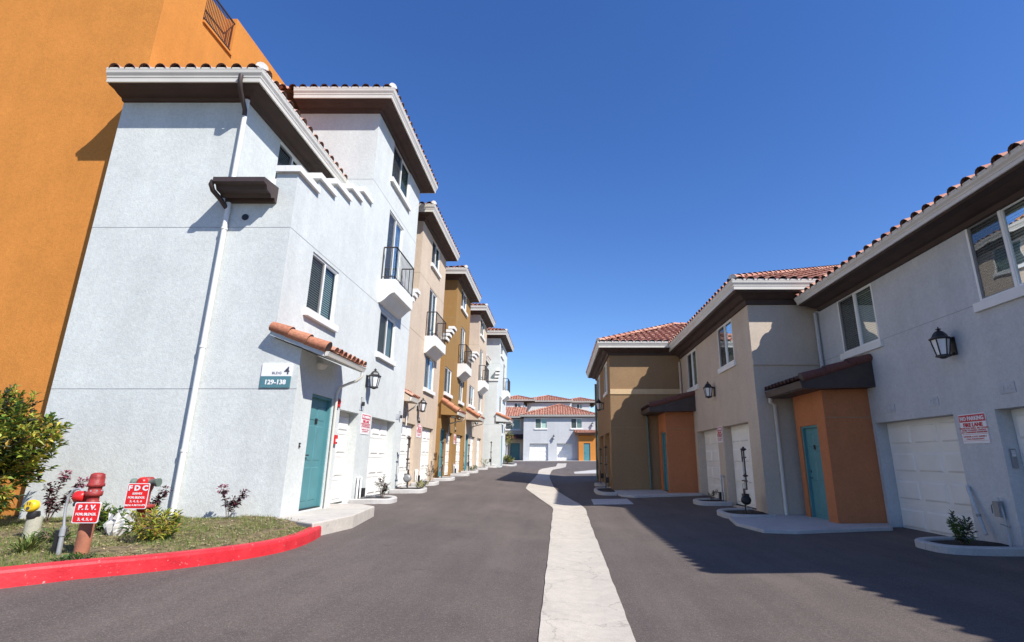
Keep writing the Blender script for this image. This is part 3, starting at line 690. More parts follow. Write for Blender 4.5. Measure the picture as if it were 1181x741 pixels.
# ---------------------------------------------------------------- left row of townhouses
BACK=-8.93
def left_unit(sp):
    X=sp['x']; y0,yt,y1=sp['y']; zb=sp['zb']; W=M[sp['mat']]; P=PX(X); F=PY(y0); T=PY(yt); back=sp.get('back',BACK)
    th=thing('townhouse',((X+back)/2,(y0+y1)/2,zb),sp['label'],'townhouse','three storey townhouses along the left of the lane')
    zts=sp['zts']; zfs=sp['zfs']; xr=X-1.24; zg=sp['zg']; d0=-.4
    wall=MB(); st=sp['steps']; xtb=X-2.3
    gd=sp.get('gd',.14); holes=[(a,b,c_,e,gd+.03) for a,b,c_,e in sp['garages']]+[(a,b,c_,e,.12) for a,b,c_,e in sp['windows']]+[(a,b,c_,e,.14) for a,b,c_,e in sp.get('doors',[])]
    hlow=[h for h in holes if h[3]<=sp['zsplit'] and h[1]<=y1]
    # side wall (faces the lane), ground to the parapet base, then tower
    z1=st[0][2]-.13
    up=[h for h in holes if h[3]>z1]; zc=min([z1]+[h[2] for h in up])
    wall.wall(P,y0,yt,zb+d0,z1,[h for h in holes if h[0]<yt])
    wall.wall(P,yt,y1,zb+d0,zc,[h for h in holes if h[1]>yt and h[3]<=zc+1e-6])
    wall.wall(P,yt,y1,zc,zts+.05,[h for h in holes if h[0]>=yt-1e-6 and h[3]>zc])
    for a,b,z in st:                         # parapet pieces above
        wall.wall(P,a,b,z1,z-.1,[])
        wall.face([(X-.2,a,z1),(X-.2,b,z1),(X-.2,b,z-.1),(X-.2,a,z-.1)])
    # front wall
    fz=st[0][2]-.13
    xp=X-.42 if sp.get('gap') else xr
    if sp.get('gap'):
        wall.wall(F,xr,xp,zb+d0,sp['gap'],[]); wall.wall(PXn(xp),y0,yt,z1-.8,fz,[])
    wall.wall(F,xp,X,zb+d0,fz,[])
    wall.wall(F,back,xr,zb+d0,zfs+.04,[])
    wall.wall(PX(xr),y0,yt,z1-.8,zfs+.04,[(a,b,c_,e,.12) for a,b,c_,e in sp.get('swin',[])])
    wall.face([(xr,y0,z1-.6),(X,y0,z1-.6),(X,yt,z1-.6),(xr,yt,z1-.6)])
    wall.wall(T,xtb,X,z1-.6,zts+.05,[])
    # hidden sides and top so nothing leaks light
    wall.face([(back,y1,zb+d0),(X,y1,zb+d0),(X,y1,zts+.05),(back,y1,zts+.05)])
    wall.face([(back,y0,zb+d0),(back,y1,zb+d0),(back,y1,zfs+.04),(back,y0,zfs+.04)])
    wall.face([(xtb,yt,zfs-1),(xtb,y1,zfs-1),(xtb,y1,zts+.05),(xtb,yt,zts+.05)])
    wall.face([(back,y0,zfs+.03),(xr,y0,zfs+.03),(xr,y1,zfs+.03),(back,y1,zfs+.03)])
    if 'box' in sp:                          # entry block, proud of the wall
        xb,ye,zt,dr=sp['box']; B=PX(xb)
        wall.wall(B,y0,ye,zb+d0,zt,[(*dr,.14)]); wall.wall(F,X,xb,zb+d0,zt,[])
        wall.face([(X,ye,zb+d0),(xb,ye,zb+d0),(xb,ye,zt),(X,ye,zt)]); wall.face([(X,y0,zt),(xb,y0,zt),(xb,ye,zt),(X,ye,zt)])
        entry_door(th,B,*dr,num=1)
        if sp.get('gap'): wall.mesh([(X,y0,zt),(xb,y0,zt),(X,y0,zt+.2),(X,ye,zt),(xb,ye,zt),(X,ye,zt+.2)],[(0,1,2),(3,4,5),(1,4,5,2)])
    for g in sp['garages']: garage(th,P,g[0],g[1],g[2],g[3]-.0,d=gd,cols=3 if g[1]-g[0]>1.5 else 2)
    for w_ in sp['windows']: window(th,P,*w_,sill=w_[2]>1.0 and not (w_[3]-w_[2]>2),screen=-1,closed_blind=(w_[3]-w_[2]<1.4),blinds=True)
    for w_ in sp.get('swin',[]): window(th,PX(xr),*w_,screen=-1)
    for d_ in sp.get('doors',[]): entry_door(th,P,*d_,num=1)
    # stepped parapet
    parapet(th,P,st,W)
    mb=MB(); mb.box(xp+(.0 if sp.get('gap') else .01),X-.235,y0-.07,y0+.2,st[0][2]-.13,st[0][2]-.002); mb.build('coping',M['trim'],th)
    # eaves and roofs
    zt=eaves(th,[(back+.0,y0),(xr,y0),(xr,yt)],zfs)
    hip_roof(th,back-.0,xr+.53,y0-.53,yt+3,zt-.03,flat=('W','N'))
    zt=eaves(th,[(xtb,yt),(X,yt),(X,y1),(xtb,y1)],zts,rise=.18,gh=.30)
    hip_roof(th,xtb-.53,X+.53,yt-.53,y1+.53,zt-.03)
    groove_items=[(F,back,X if 'box' not in sp else X,z) for z in sp['joints_f']]+[(P,y0,y1,z) for z in sp['joints_s']]+[(P,yt,y1,z) for z in sp.get('joints_t',[])]+[(T,xtb,X,z) for z in sp.get('joints_t',[])]
    mb=wall
    for Pq,a,b,z in groove_items:
        spans=[(a,b)]
        if Pq is P:
            for h in holes:
                if h[2]-.16<z<h[3]: spans=[q for s_ in spans for q in ((s_[0],min(s_[1],h[0])),(max(s_[0],h[1]),s_[1])) if q[1]-q[0]>.02]
        for s_ in spans: mb.fbox(Pq,s_[0],s_[1],-.004,.0025,z-.006,z+.006,1)
    if 'box' in sp: mb.fbox(F,X,sp['box'][0],-.004,.0025,sp['joints_f'][0]-.006,sp['joints_f'][0]+.006,1)
    wall.build('wall',[W,M['joint'] if sp['mat']=='white' else M['jointw']],th,recalc=False)
    if 'balc' in sp: balcony(th,P,*sp['balc'],W)
    if 'awn' in sp:
        a=sp['awn']; awning(th,P,a[0],a[1],a[2],a[3],a[4],a[0],[M['tile'],M['birdstop'],M['tilebig']],W,M['gutter'],flatb=sp.get('flatb',True),fascia=sp.get('fascia',.16),rake=sp.get('rake',True),lamp=sp.get('rake',True))
        # curved elbow from the awning gutter back to the wall
        ye=a[1]-.04; n=a[3]; z=a[4]-.16; wn=sp.get('awn_wall',0)
        downspout(th,[P(ye,n+.02,z+.03),P(ye,n+.02,z-.04),P(ye,n-.08,z-.13),P(ye,n*.6+wn*.4,z-.17),P(ye,wn+.09,z-.26),P(ye,wn+.05,z-.4),P(ye,wn+.05,sp['zb']+.02 if sp.get('dsp') else z-.75)],M['gutter'],.028)
    return th
U1=dict(gd=.24,flatb=False,fascia=.11,gap=6.55,x=-5.12,y=(9.11,12.87,17.35),zb=.43,zg=2.6,zfs=8.56,zts=11.12,zsplit=3,mat='white',
 label='pale blue-white three storey townhouse at the near left corner, with the teal entry door',
 steps=[(9.11,9.93,7.06),(9.93,10.70,7.40),(10.70,11.52,7.72),(11.52,12.2,8.06),(12.2,12.87,8.36)],
 garages=[(11.45,13.5,.42,2.6),(14.48,16.6,.42,2.6)],
 windows=[(10.1,11.42,4.42,5.68),(14.4,15.85,4.40,5.66),(14.4,15.85,6.56,8.86),(14.28,16.1,9.86,11.13)],
 swin=[(10.4,11.66,7.5,8.54)],
 box=(-4.6,11.05,3.38,(9.74,10.68,.56,2.66)),joints_f=[2.66,5.76],joints_s=[5.76],joints_t=[9.0],
 balc=(14.12,16.0,.44,6.5),awn=(8.95,10.75,3.72,1.02,3.32),awn_wall=.52,dsp=1)
u1=left_unit(U1)
U2=dict(x=-5.3,y=(17.4,18.8,23.1),zb=.55,zg=2.7,zfs=8.1,zts=10.62,zsplit=3,mat='beige',
 label='beige three storey townhouse next to the pale corner townhouse',
 steps=[(17.4,17.75,6.9),(17.75,18.1,7.15),(18.1,18.45,7.4),(18.45,18.8,7.65)],
 garages=[(18.1-.4,19.65,.52,2.71),(20.7,22.55,.55,2.71)],
 windows=[(20.5,22.05,4.22,5.58),(20.45,21.75,6.28,8.4),(20.4,21.85,9.45,10.6)],
 joints_f=[2.7],joints_s=[6.05],joints_t=[8.45],balc=(20.15,22.05,.44,6.25),awn=(17.37,18.3,3.72,.36,3.5),rake=False)
U3=dict(x=-5.12,y=(23.1,25.2,29.3),zb=.68,zg=2.7,zfs=8.1,zts=10.42,zsplit=3,mat='mustard',
 label='mustard brown three storey townhouse between the two beige ones',
 steps=[(23.1,23.6,6.9),(23.6,24.1,7.2),(24.1,24.65,7.5),(24.65,25.2,7.8)],
 garages=[(25.3-.9,25.85,.72,2.69),(26.95,28.7,.76,2.69)],
 windows=[(23.4,24.9,4.42,5.6),(27.0,28.1,4.4,5.55),(26.75,28.0,6.3,8.36),(26.4,28.0,9.35,10.38)],
 doors=[(23.15,24.02,.72,2.78)],joints_f=[],joints_s=[],joints_t=[8.4],balc=(26.2,28.0,.44,6.22),awn=(23.0,24.7,4.0,.72,3.5))
U4=dict(x=-5.12,y=(29.3,33.0,36.6),zb=.83,zg=2.8,zfs=8.3,zts=10.75,zsplit=3,mat='beige',
 label='beige three storey townhouse beyond the mustard one, fourth in the row',
 steps=[(29.3,30.2,7.0),(30.2,31.1,7.35),(31.1,32.0,7.7),(32.0,33.0,8.05)],
 garages=[(31.1,32.95,.86,2.8),(33.9,35.7,.92,2.8)],
 windows=[(30.1,31.9,4.55,5.7),(33.9,35.1,4.5,5.7),(33.7,35.0,6.5,8.6),(33.5,35.2,9.55,10.7)],
 doors=[(29.55,30.5,.85,2.85)],joints_f=[],joints_s=[],joints_t=[8.7],balc=(33.3,35.3,.44,6.4),awn=(29.35,31.2,4.2,.72,3.75))
U5=dict(x=-4.35,y=(37.3,38.6,44.2),zb=.98,zg=2.9,zfs=8.3,zts=10.45,zsplit=3,mat='white',
 label='last pale blue-white townhouse at the far end of the left row',
 steps=[(37.3,37.65,7.1),(37.65,38.0,7.4),(38.0,38.3,7.7),(38.3,38.6,8.0)],
 garages=[(40.2,42.0,1.0,3.0)],
 windows=[(39.2,41,4.9,6.1),(41.4,43,6.9,9.0),(39.2,41,9.3,10.4)],
 box=(-3.95,38.5,3.9,(37.5,38.3,1.0,3.1)),joints_f=[3.87],joints_s=[],joints_t=[8.5],balc=(41.2,43.2,.44,6.75),awn=(37.2,39.2,4.6,.95,4.2),awn_wall=.4)
for sp in (U2,U3,U4,U5): left_unit(sp)
# corner downspout, brown scupper gutter and vent of the corner townhouse
downspout(u1,[(-6.25,8.60,8.80),(-6.25,8.60,8.66),(-6.27,8.68,8.52),(-6.33,9.0,8.30),(-6.34,9.03,8.18)],M['brownmetal'],.045)
downspout(u1,[(-6.34,9.04,8.56),(-6.34,9.04,6.58)],M['trim'],.045)
downspout(u1,[(-6.34,9.04,6.24),(-6.34,9.04,.42)],M['trim'],.045,straps=[(-6.34,9.04,5.7),(-6.34,9.04,3.4),(-6.34,9.04,1.6)])
mb=MB()
mb.extr(PY(9.11),[(.002,6.26),(.06,6.26),(.09,6.33),(.20,6.28),(.24,6.34),(.36,6.36),(.40,6.44),(.50,6.46),(.50,6.55),(.002,6.60)],-6.42,-5.46)
sc=mb.build('scupper_gutter',M['brownmetal'],u1)
mb=MB(); mb.tube([(-6.44,8.66,6.50),(-6.47,8.66,6.42),(-6.46,8.72,6.33),(-6.42,8.92,6.24),(-6.36,9.03,6.12)],.045,8); mb.build('elbow',M['brownmetal'],sc)
mb=MB(); mb.lathe((-6.02,9.108,5.97),[(.05,-.004),(.05,.002),(.065,.003),(.065,-.012)],14,axis='y'); mb.build('wall_vent',M['black'],u1)
# ---------------------------------------------------------------- orange building behind the corner townhouse
ob=thing('apartment_building',(-16,14,.3),'tall orange stucco building behind the corner townhouse, with a barred roof opening','apartment building')
mb=MB(); XO=-8.935
mb.wall(PY(9.45),-26,XO,-.4,14.0,[])
mb.wall(PX(XO),9.45,10.6,-.4,14.0,[]); mb.wall(PX(XO),10.6,11.75,-.4,12.1,[]); mb.wall(PX(XO),11.75,24,-.4,13.35,[])
mb.face([(XO-.3,10.6,12.1),(XO,10.6,12.1),(XO,11.75,12.1),(XO-.3,11.75,12.1)]); mb.face([(XO,10.6,12.1),(XO-.3,10.6,12.1),(XO-.3,10.6,14),(XO,10.6,14)]); mb.face([(XO,11.75,12.1),(XO-.3,11.75,12.1),(XO-.3,11.75,13.35),(XO,11.75,13.35)])
mb.face([(XO-.3,11.75,13.35),(XO,11.75,13.35),(XO,24,13.35),(XO-.3,24,13.35)]); mb.face([(XO-.3,9.7,13.35),(XO-.3,24,13.35),(XO-.3,24,11),(XO-.3,9.7,11)])
mb.face([(-26,9.45,14),(XO,9.45,14),(XO,10.6,14),(-26,10.6,14)]); mb.face([(-26,10.6,12),(XO,10.6,12),(XO,24,12),(-26,24,12)]); mb.face([(-26,24,-.4),(XO,24,-.4),(XO,24,13.35),(-26,24,13.35)]); mb.face([(-26,9.45,-.4),(-26,24,-.4),(-26,24,12),(-26,9.45,14)])
mb.build('wall',[M['orange'],M['jointw']],ob,recalc=False)
mb=MB(); mb.box(XO-.34,XO+.05,10.6,11.75,12.10,12.16); cp=mb.build('coping',M['orange'],ob)
r=MB(); 
for z_ in(12.28,13.15): r.box(XO-.06,XO-.03,10.6,11.8,z_,z_+.035)
for i in range(21): y_=10.66+i*1.1/20; r.box(XO-.05,XO-.038,y_-.006,y_+.006,12.16,13.15)
r.build('railing',M['iron'],ob)
# ---------------------------------------------------------------- right row
def right_unit(name,label,X,y0,y1,xb,zb,zs,mat,garages,wins,doors=(),front=True,frontx=None,trimband=None,joints=(),d=.53,rise=.2,gh=.26,slope=.43,flat=(),eave=None,backx=None,fwins=(),path=None,roofrect=None,grp='two storey townhouses along the right of the lane',cat='townhouse'):
    W=M[mat]; P=PXn(X); F=PY(y0)
    th=thing(name,((X+xb)/2,(y0+y1)/2,zb),label,cat,grp)
    wall=MB(); holes=[(*g,.30) for g in garages]+[(*w_,.12) for w_ in wins]+[(*d_,.14) for d_ in doors]
    wall.wall(P,y0,y1,zb-.5,zs+.05,holes); wall.wall(F,X,xb,zb-.5,zs+.05,[(*w_,.12) for w_ in fwins])
    wall.face([(X,y1,zb-.5),(xb,y1,zb-.5),(xb,y1,zs+.05),(X,y1,zs+.05)]); wall.face([(xb,y0,zb-.5),(xb,y1,zb-.5),(xb,y1,zs+.05),(xb,y0,zs+.05)]); wall.face([(X,y0,zs+.04),(xb,y0,zs+.04),(xb,y1,zs+.04),(X,y1,zs+.04)])
    for (Pq,a,b,z) in joints:
        spans=[(a,b)]
        if Pq=='P':
            for h in holes:
                if h[2]-.16<z<h[3]: spans=[q for s_ in spans for q in ((s_[0],min(s_[1],h[0])),(max(s_[0],h[1]),s_[1])) if q[1]-q[0]>.02]
        for s_ in spans: wall.fbox(P if Pq=='P' else F,s_[0],s_[1],-.004,.0025,z-.006,z+.006,1)
    wall.build('wall',[W,M['joint'] if mat=='paleblue' else M['jointw']],th,recalc=False)
    for g in garages: garage(th,P,*g,d=.26,cols=3)
    for w_ in wins: window(th,P,*w_,screen=1,d=.05,closed_blind=False,sillout=.06)
    for w_ in fwins: window(th,F,*w_,screen=-1,d=.05)
    for d_ in doors: entry_door(th,P,*d_,num=1)
    if trimband: 
        mb=MB(); mb.fbox(F,X+.0,xb,.0,.03,trimband[0],trimband[1]); mb.build('floor_band',M[trimband[2]],th)
    zt=eaves(th,path,zs,d=d,rise=rise,gh=gh)
    r=roofrect; hip_roof(th,r[0],r[1],r[2],r[3],zt-.03,slope=slope,flat=flat)
    return th
# pale blue house, nearest on the right (A)
A=right_unit('townhouse','grey-blue two storey townhouse nearest on the right, with the big lantern and two garages',7.2,4.5,13.86,15,-.03,5.38,'paleblue',
  [(9.51,11.9,-.03,2.25),(6.15,8.59,-.03,2.25)],[(6.95,8.4,4.03,5.42),(11.23,12.72,4.01,5.40)],joints=[('P',4.5,13.86,4.02)],
  path=[(15,13.05),(7.2,13.05),(7.2,4.5),(15,4.5)][::-1] if False else [(7.2,13.62),(7.2,4.5),(15,4.5)],d=.66,rise=.19,gh=.18,roofrect=(6.54,15.6,3.84,13.62),flat=('N',))
for u,v in((11.33,2.42),(9.92,2.42),(8.95,2.45)): pass
# greige house (B)
B_=right_unit('townhouse','greige two storey townhouse in the middle of the right row, its corner partly sunlit',5.32,13.85,21.98,14,.12,5.64,'greige',
  [(14.62,16.92,.10,2.47),(17.52,20.02,.10,2.47)],[(15.25,16.68,4.30,5.64),(19.46,20.85,4.17,5.60)],trimband=None,joints=[('F',5.32,7.19,4.02)],
  path=[(5.32,21.98),(5.32,13.85),(14,13.85)],d=.57,rise=.30,gh=.27,roofrect=(4.75,14.6,13.28,23),flat=('N','E'))
mb=MB(); mb.fbox(PY(13.85),5.32,7.19,0,.035,3.93,4.10); mb.build('floor_band',M['greige'],B_)
mb=MB(); mb.fbox(PY(13.85),5.325,6.6,0,.02,.05,.45); mb.build('wall_base',M['greige'],B_)
# ochre house (C)
C_=right_unit('townhouse','ochre brown two storey townhouse at the far end of the right row, half in shadow',2.25,21.97,29.4,12,.25,5.81,'ochre',
  [(22.75,25.0,.27,2.6),(25.7,27.9,.3,2.6)],[(23.1,24.6,4.42,5.78),(27.0,28.5,4.42,5.78)],joints=[('F',2.25,5.3,2.75)],
  path=[(12,29.4),(2.25,29.4),(2.25,21.97),(12,21.97)],d=.55,rise=.26,gh=.25,roofrect=(1.70,13,21.42,29.95),flat=('E',))
mb=MB(); mb.fbox(PY(21.97),2.25,5.31,0,.03,4.13,4.35); mb.build('floor_band',M['bandtan'] if 'bandtan' in M else M['greige'],C_)
# house behind the camera's right shoulder: its roof throws the step in the shadow edge
D_=right_unit('townhouse','grey-blue two storey townhouse beside the camera, set further back than its neighbour',8.75,-12,3.6,16,-.03,5.38,'paleblue',
  [(-1.5,1.0,-.03,2.25),(-6,-3.5,-.03,2.25)],[(-1,.4,4.03,5.4),(-5.5,-4,4.03,5.4)],
  path=[(16,3.6),(8.75,3.6),(8.75,-12),(16,-12)],d=.66,rise=.19,gh=.18,roofrect=(8.09,16.6,-12.66,4.26),flat=('E',))
def entry_block(parent,X,xw,y0,y1,zb,zt,door,mat):
    wall=MB(); P=PXn(X)
    wall.wall(P,y0,y1,zb-.4,zt,[(*door,.14)]); wall.wall(PY(y0),X,xw,zb-.4,zt,[]); wall.face([(X,y1,zb-.4),(xw,y1,zb-.4),(xw,y1,zt),(X,y1,zt)]); wall.face([(X,y0,zt),(xw,y0,zt),(xw,y1,zt),(X,y1,zt)])
    wall.fbox(PY(y0),X,xw,-.004,.0025,zb+2.35,zb+2.366,1)
    e=wall.build('entry_block',[M[mat],M['jointw']],parent,recalc=False); 
    return e
entry_block(A,6.13,7.2,12.0,13.5,.03,3.12,(12.40,13.28,.05,2.25),'tangerine'); entry_door(A,PXn(6.13),12.40,13.28,.05,2.25,num=1,hinge=-1)
entry_block(B_,4.22,5.32,20.4,21.96,.25,3.35,(20.55,21.45,.27,2.5),'tangerine'); entry_door(B_,PXn(4.22),20.55,21.45,.27,2.5,num=1,hinge=-1)
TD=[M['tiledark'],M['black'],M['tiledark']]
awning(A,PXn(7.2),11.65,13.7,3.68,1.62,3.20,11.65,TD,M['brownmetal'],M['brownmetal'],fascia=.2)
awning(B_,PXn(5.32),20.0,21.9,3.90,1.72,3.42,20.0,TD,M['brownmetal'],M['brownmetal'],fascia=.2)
downspout(A,[(5.60,13.62,3.02),(5.62,13.70,2.92),(5.76,13.78,2.85),(5.76,13.78,.08)],M['gutter'],.05)
downspout(A,[(7.12,13.72,5.36),(7.12,13.72,3.6)],M['paleblue'],.045)
downspout(B_,[(3.72,21.86,3.22),(3.76,21.9,3.1),(3.80,21.9,.3)],M['patina'],.05)
downspout(B_,[(5.25,21.9,5.5),(5.25,21.9,4.0)],M['greige'],.045)
downspout(C_,[(2.18,29.3,5.6),(2.18,29.3,.4)],M['patina'],.06)
# far row across the end of the lane
FY=69.0; zf=1.28
far=thing('townhouse',(0,FY+4,zf),'pale blue two storey townhouse closing the far end of the lane, red tile roof','townhouse','townhouses across the end of the lane')
F=PY(FY); mb=MB()
mb.wall(F,-4.4,5.0,zf-.5,6.85,[(-3.58,-1.17,zf,3.48,.3),(-.04,2.0,zf,3.48,.3),(-2.9,-1.35,5.4,6.7,.1),(1.81,3.26,5.4,6.7,.1)])
for x_ in(-4.4,5.0): mb.face([(x_,FY,zf-.5),(x_,FY+9,zf-.5),(x_,FY+9,6.85),(x_,FY,6.85)])
mb.face([(-4.4,FY+9,zf-.5),(5,FY+9,zf-.5),(5,FY+9,6.85),(-4.4,FY+9,6.85)])
mb.build('wall',M['paleblue'],far,recalc=False)
garage(far,F,-3.58,-1.17,zf,3.48); garage(far,F,-.04,2.0,zf,3.48)
window(far,F,-2.9,-1.35,5.4,6.7,screen=-1); window(far,F,1.81,3.26,5.4,6.7,screen=-1)
zt=eaves(far,[(-4.4,FY+9),(-4.4,FY),(5,FY),(5,FY+9)],6.82,d=.5,rise=.12,gh=.2); hip_roof(far,-4.9,5.5,FY-.5,FY+9.5,zt-.02,slope=.36,pitch=.34)
eb=MB(); E_=PY(FY-1.0)
eb.wall(E_,2.75,5.0,zf-.3,4.45,[(3.38,4.23,zf,3.5,.12)]); eb.face([(2.75,FY-1,zf-.3),(2.75,FY,zf-.3),(2.75,FY,4.45),(2.75,FY-1,4.45)]); eb.face([(5,FY-1,zf-.3),(5,FY,zf-.3),(5,FY,4.45),(5,FY-1,4.45)])
eb.build('entry_block',M['orange'],far,recalc=False); entry_door(far,E_,3.38,4.23,zf,3.5)
awning(far,F,2.3,5.2,5.15,1.5,4.7,2.3,[M['tile'],M['birdstop'],M['tilebig']],M['orange'],M['brownmetal'],lamp=False)
wing=thing('townhouse',(-8,FY+6,zf),'shaded greige wing left of the far pale blue house, tile roof and teal door','townhouse','townhouses across the end of the lane')
mb=MB(); Fw=PY(FY+2.2); mb.wall(Fw,-13,-4.41,zf-.5,6.85,[(-7.0,-5.0,5.4,6.8,.1),(-6.3,-5.0,zf,3.6,.5)]); mb.face([(-13,FY+2.2,zf-.5),(-13,FY+9,zf-.5),(-13,FY+9,6.85),(-13,FY+2.2,6.85)])
mb.build('wall',M['greige'],wing,recalc=False); window(wing,Fw,-7.0,-5.0,5.4,6.8,screen=-1); entry_door(wing,Fw,-6.3,-5.0,zf,3.6,d=.45)
zt=eaves(wing,[(-13,FY+2.2),(-4.5,FY+2.2)],6.82,d=.5,rise=.12,gh=.2); hip_roof(wing,-13.5,-4.4,FY+1.7,FY+11,zt-.02,slope=.36,pitch=.34,flat=('E',))
awning(wing,Fw,-7.2,-4.5,4.7,1.3,4.2,-7.2,TD,M['brownmetal'],M['brownmetal'],lamp=False)
ptf=MB(); ptf.box(-8.3,-6.6,FY+.9,FY+2.2,zf-.3,3.7); ptf.build('side_wall',M['paleblue'],wing)
FY2=78.0; k=FY2/69
bk=thing('apartment_building',(0,FY2+5,1.4),'long three storey pale building with red roofs, behind the far end houses','apartment building')
zz=lambda z:(z-1.45)*k+1.45
mb=MB(); 
mb.wall(PY(FY2),-4.0*k,1.9*k,1,zz(9.0),[]); mb.wall(PY(FY2+1.0),1.9*k,4.35*k,1,zz(9.0),[(2.6*k,3.35*k,zz(8.0),zz(8.7),.1)]); mb.wall(PY(FY2-1.2),-11*k,-4.4*k,1,zz(9.0),[(-5.6*k,-4.75*k,zz(7.9),zz(8.6),.1)])
mb.face([(-4.4*k,FY2-1.2,1),(-4.4*k,FY2+1,1),(-4.4*k,FY2+1,zz(9)),(-4.4*k,FY2-1.2,zz(9))]); mb.face([(4.35*k,FY2+1,1),(4.35*k,FY2+9,1),(4.35*k,FY2+9,zz(9)),(4.35*k,FY2+1,zz(9))])
mb.build('wall',M['white'],bk,recalc=False)
window(bk,PY(FY2+1.0),2.6*k,3.35*k,zz(8.0),zz(8.7),screen=-1); window(bk,PY(FY2-1.2),-5.6*k,-4.75*k,zz(7.9),zz(8.6),screen=-1)
for (x0_,x1_,y_,ap) in((-7.4,-3.3,FY2-1.2,.6),(-4.2,1.6,FY2,.8),(1.3,4.9,FY2+1,.7)):
    zt=eaves(bk,[(x0_*k,y_+7),(x0_*k,y_),(x1_*k,y_),(x1_*k,y_+7)],zz(8.75),d=.5,rise=.12,gh=.2); hip_roof(bk,x0_*k-.5,x1_*k+.5,y_-.5,y_+7.5,zt-.02,slope=.30,pitch=.36)
# ---------------------------------------------------------------- kerbs, stoops, beds
def kerb_line(name,pts,w_,h,mat,inner=1,kind='structure',sub=.25,parent=None,bury=.12):
    """rounded kerb along pts (outer foot line); body lies to the left (inner=1) of travel"""
    P=[Vector(p) for p in pts]; q=[P[0]]
    for a,b in zip(P,P[1:]):
        n=max(1,int((b-a).length/sub)); q+=[a+(b-a)*(i+1)/n for i in range(n)]
    for _ in range(3): q=[q[0]]+[(q[i-1]+q[i]*2+q[i+1])/4 for i in range(1,len(q)-1)]+[q[-1]]
    prof=[(0,-bury),(.006,h-.035),(.014,h-.012),(.035,h),(w_-.02,h),(w_,h-.02),(w_,-bury)]
    mb=MB(); m=len(prof); vs=[]
    for i,p in enumerate(q):
        d=(q[min(i+1,len(q)-1)]-q[max(i-1,0)]).normalized(); nn=Vector((-d.y,d.x))*inner; g=G(p.x,p.y)
        for o,z in prof: vs.append((p.x+nn.x*o,p.y+nn.y*o,g+z))
    fs=[(i*m+j,(i+1)*m+j,(i+1)*m+(j+1)%m,i*m+(j+1)%m) for i in range(len(q)-1) for j in range(m)]
    mb.mesh(vs,fs,0,False); mb.mesh(vs[:m],[tuple(range(m))]); mb.mesh(vs[-m:],[tuple(range(m))])
    o=mb.build(name,mat,parent)
    if kind: tag(o,kind=kind)
    return q
RK=[(-3.60,8.45),(-3.46,7.75),(-3.46,7.1),(-3.72,6.3),(-4.12,5.5),(-4.72,4.8),(-5.6,4.15),(-7.2,3.5),(-9.5,3.0),(-14,2.6)]
rk=kerb_line('red_kerb',RK,.17,.155,M['redkerb'],inner=-1)
slab('entry_stoop',[(-4.62,9.02),(-3.66,8.25),(-3.52,9.5),(-3.74,11.2),(-4.25,11.8),(-5.1,11.85),(-5.1,11.06),(-4.59,11.06)],.53,M['conc'],-.2,.02)
# planting bed
mb=MB(); xs=fr(-14,-3.4,.14); ys=fr(2.7,9.46,.14)
def inside(p,poly):
    c=False; j=len(poly)-1
    for i in range(len(poly)):
        a,b=poly[i],poly[j]
        if (a[1]>p[1])!=(b[1]>p[1]) and p[0]<(b[0]-a[0])*(p[1]-a[1])/(b[1]-a[1])+a[0]: c=not c
        j=i
    return c
bed=[(p[0]-.10,p[1]+.09) for p in RK]+[(-14,9.46),(-4.62,9.2),(-4.58,8.9),(-3.55,8.62)]
from mathutils import noise as mn
def BZ(x,y): 
    return .47+.045*mn.noise(Vector((x*1.1,y*1.1,0)))+.02*mn.noise(Vector((x*5,y*5,2)))+.05*sst(6,9,y)-(.06 if x>-4 else 0)
idx={};vs=[];fs=[]
for i,x in enumerate(xs):
    for j,y in enumerate(ys): idx[i,j]=len(vs); vs.append((x,y,BZ(x,y)))
for i in range(len(xs)-1):
    for j in range(len(ys)-1):
        if inside(((xs[i]+xs[i+1])/2,(ys[j]+ys[j+1])/2),bed): fs.append((idx[i,j],idx[i+1,j],idx[i+1,j+1],idx[i,j+1]))
mb.mesh(vs,fs,0,True); tag(mb.build('planting_bed',M['earth']),kind='structure')
def rnd(a,b): return random.uniform(a,b)
# mulch and dry turf on the bed
mb=MB(); n=0
while n<9000:
    x,y=rnd(-9.5,-3.4),rnd(3.2,9.4)
    if not inside((x,y),bed): continue
    n+=1; z=BZ(x,y)+rnd(.0,.02); a=rnd(0,6.28); l=rnd(.008,.028); w_=l*rnd(.25,.6); dz=rnd(-.01,.012)
    c,s_=math.cos(a),math.sin(a)
    mb.face([(x-c*l,y-s_*l,z),(x+s_*w_,y-c*w_,z+.006),(x+c*l,y+s_*l,z+dz+.008),(x-s_*w_,y+c*w_,z+.004)])
tag(mb.build('mulch',M['chips'],recalc=False),kind='stuff')
mb=MB(); n=0
while n<42000:
    x,y=rnd(-9.5,-3.4),rnd(3.2,9.4)
    if not inside((x,y),bed) or mn.noise(Vector((x*1.7,y*1.7,5)))<rnd(-.45,.12): continue
    n+=1; z=BZ(x,y)-.005; h=rnd(.015,.06); a=rnd(0,6.28); w_=.0035; lx,ly=rnd(-.02,.02),rnd(-.02,.02)
    mb.face([(x-math.cos(a)*w_,y-math.sin(a)*w_,z),(x+math.cos(a)*w_,y+math.sin(a)*w_,z),(x+lx,y+ly,z+h)])
tag(mb.build('grass',M['grassb'],recalc=False),kind='stuff')
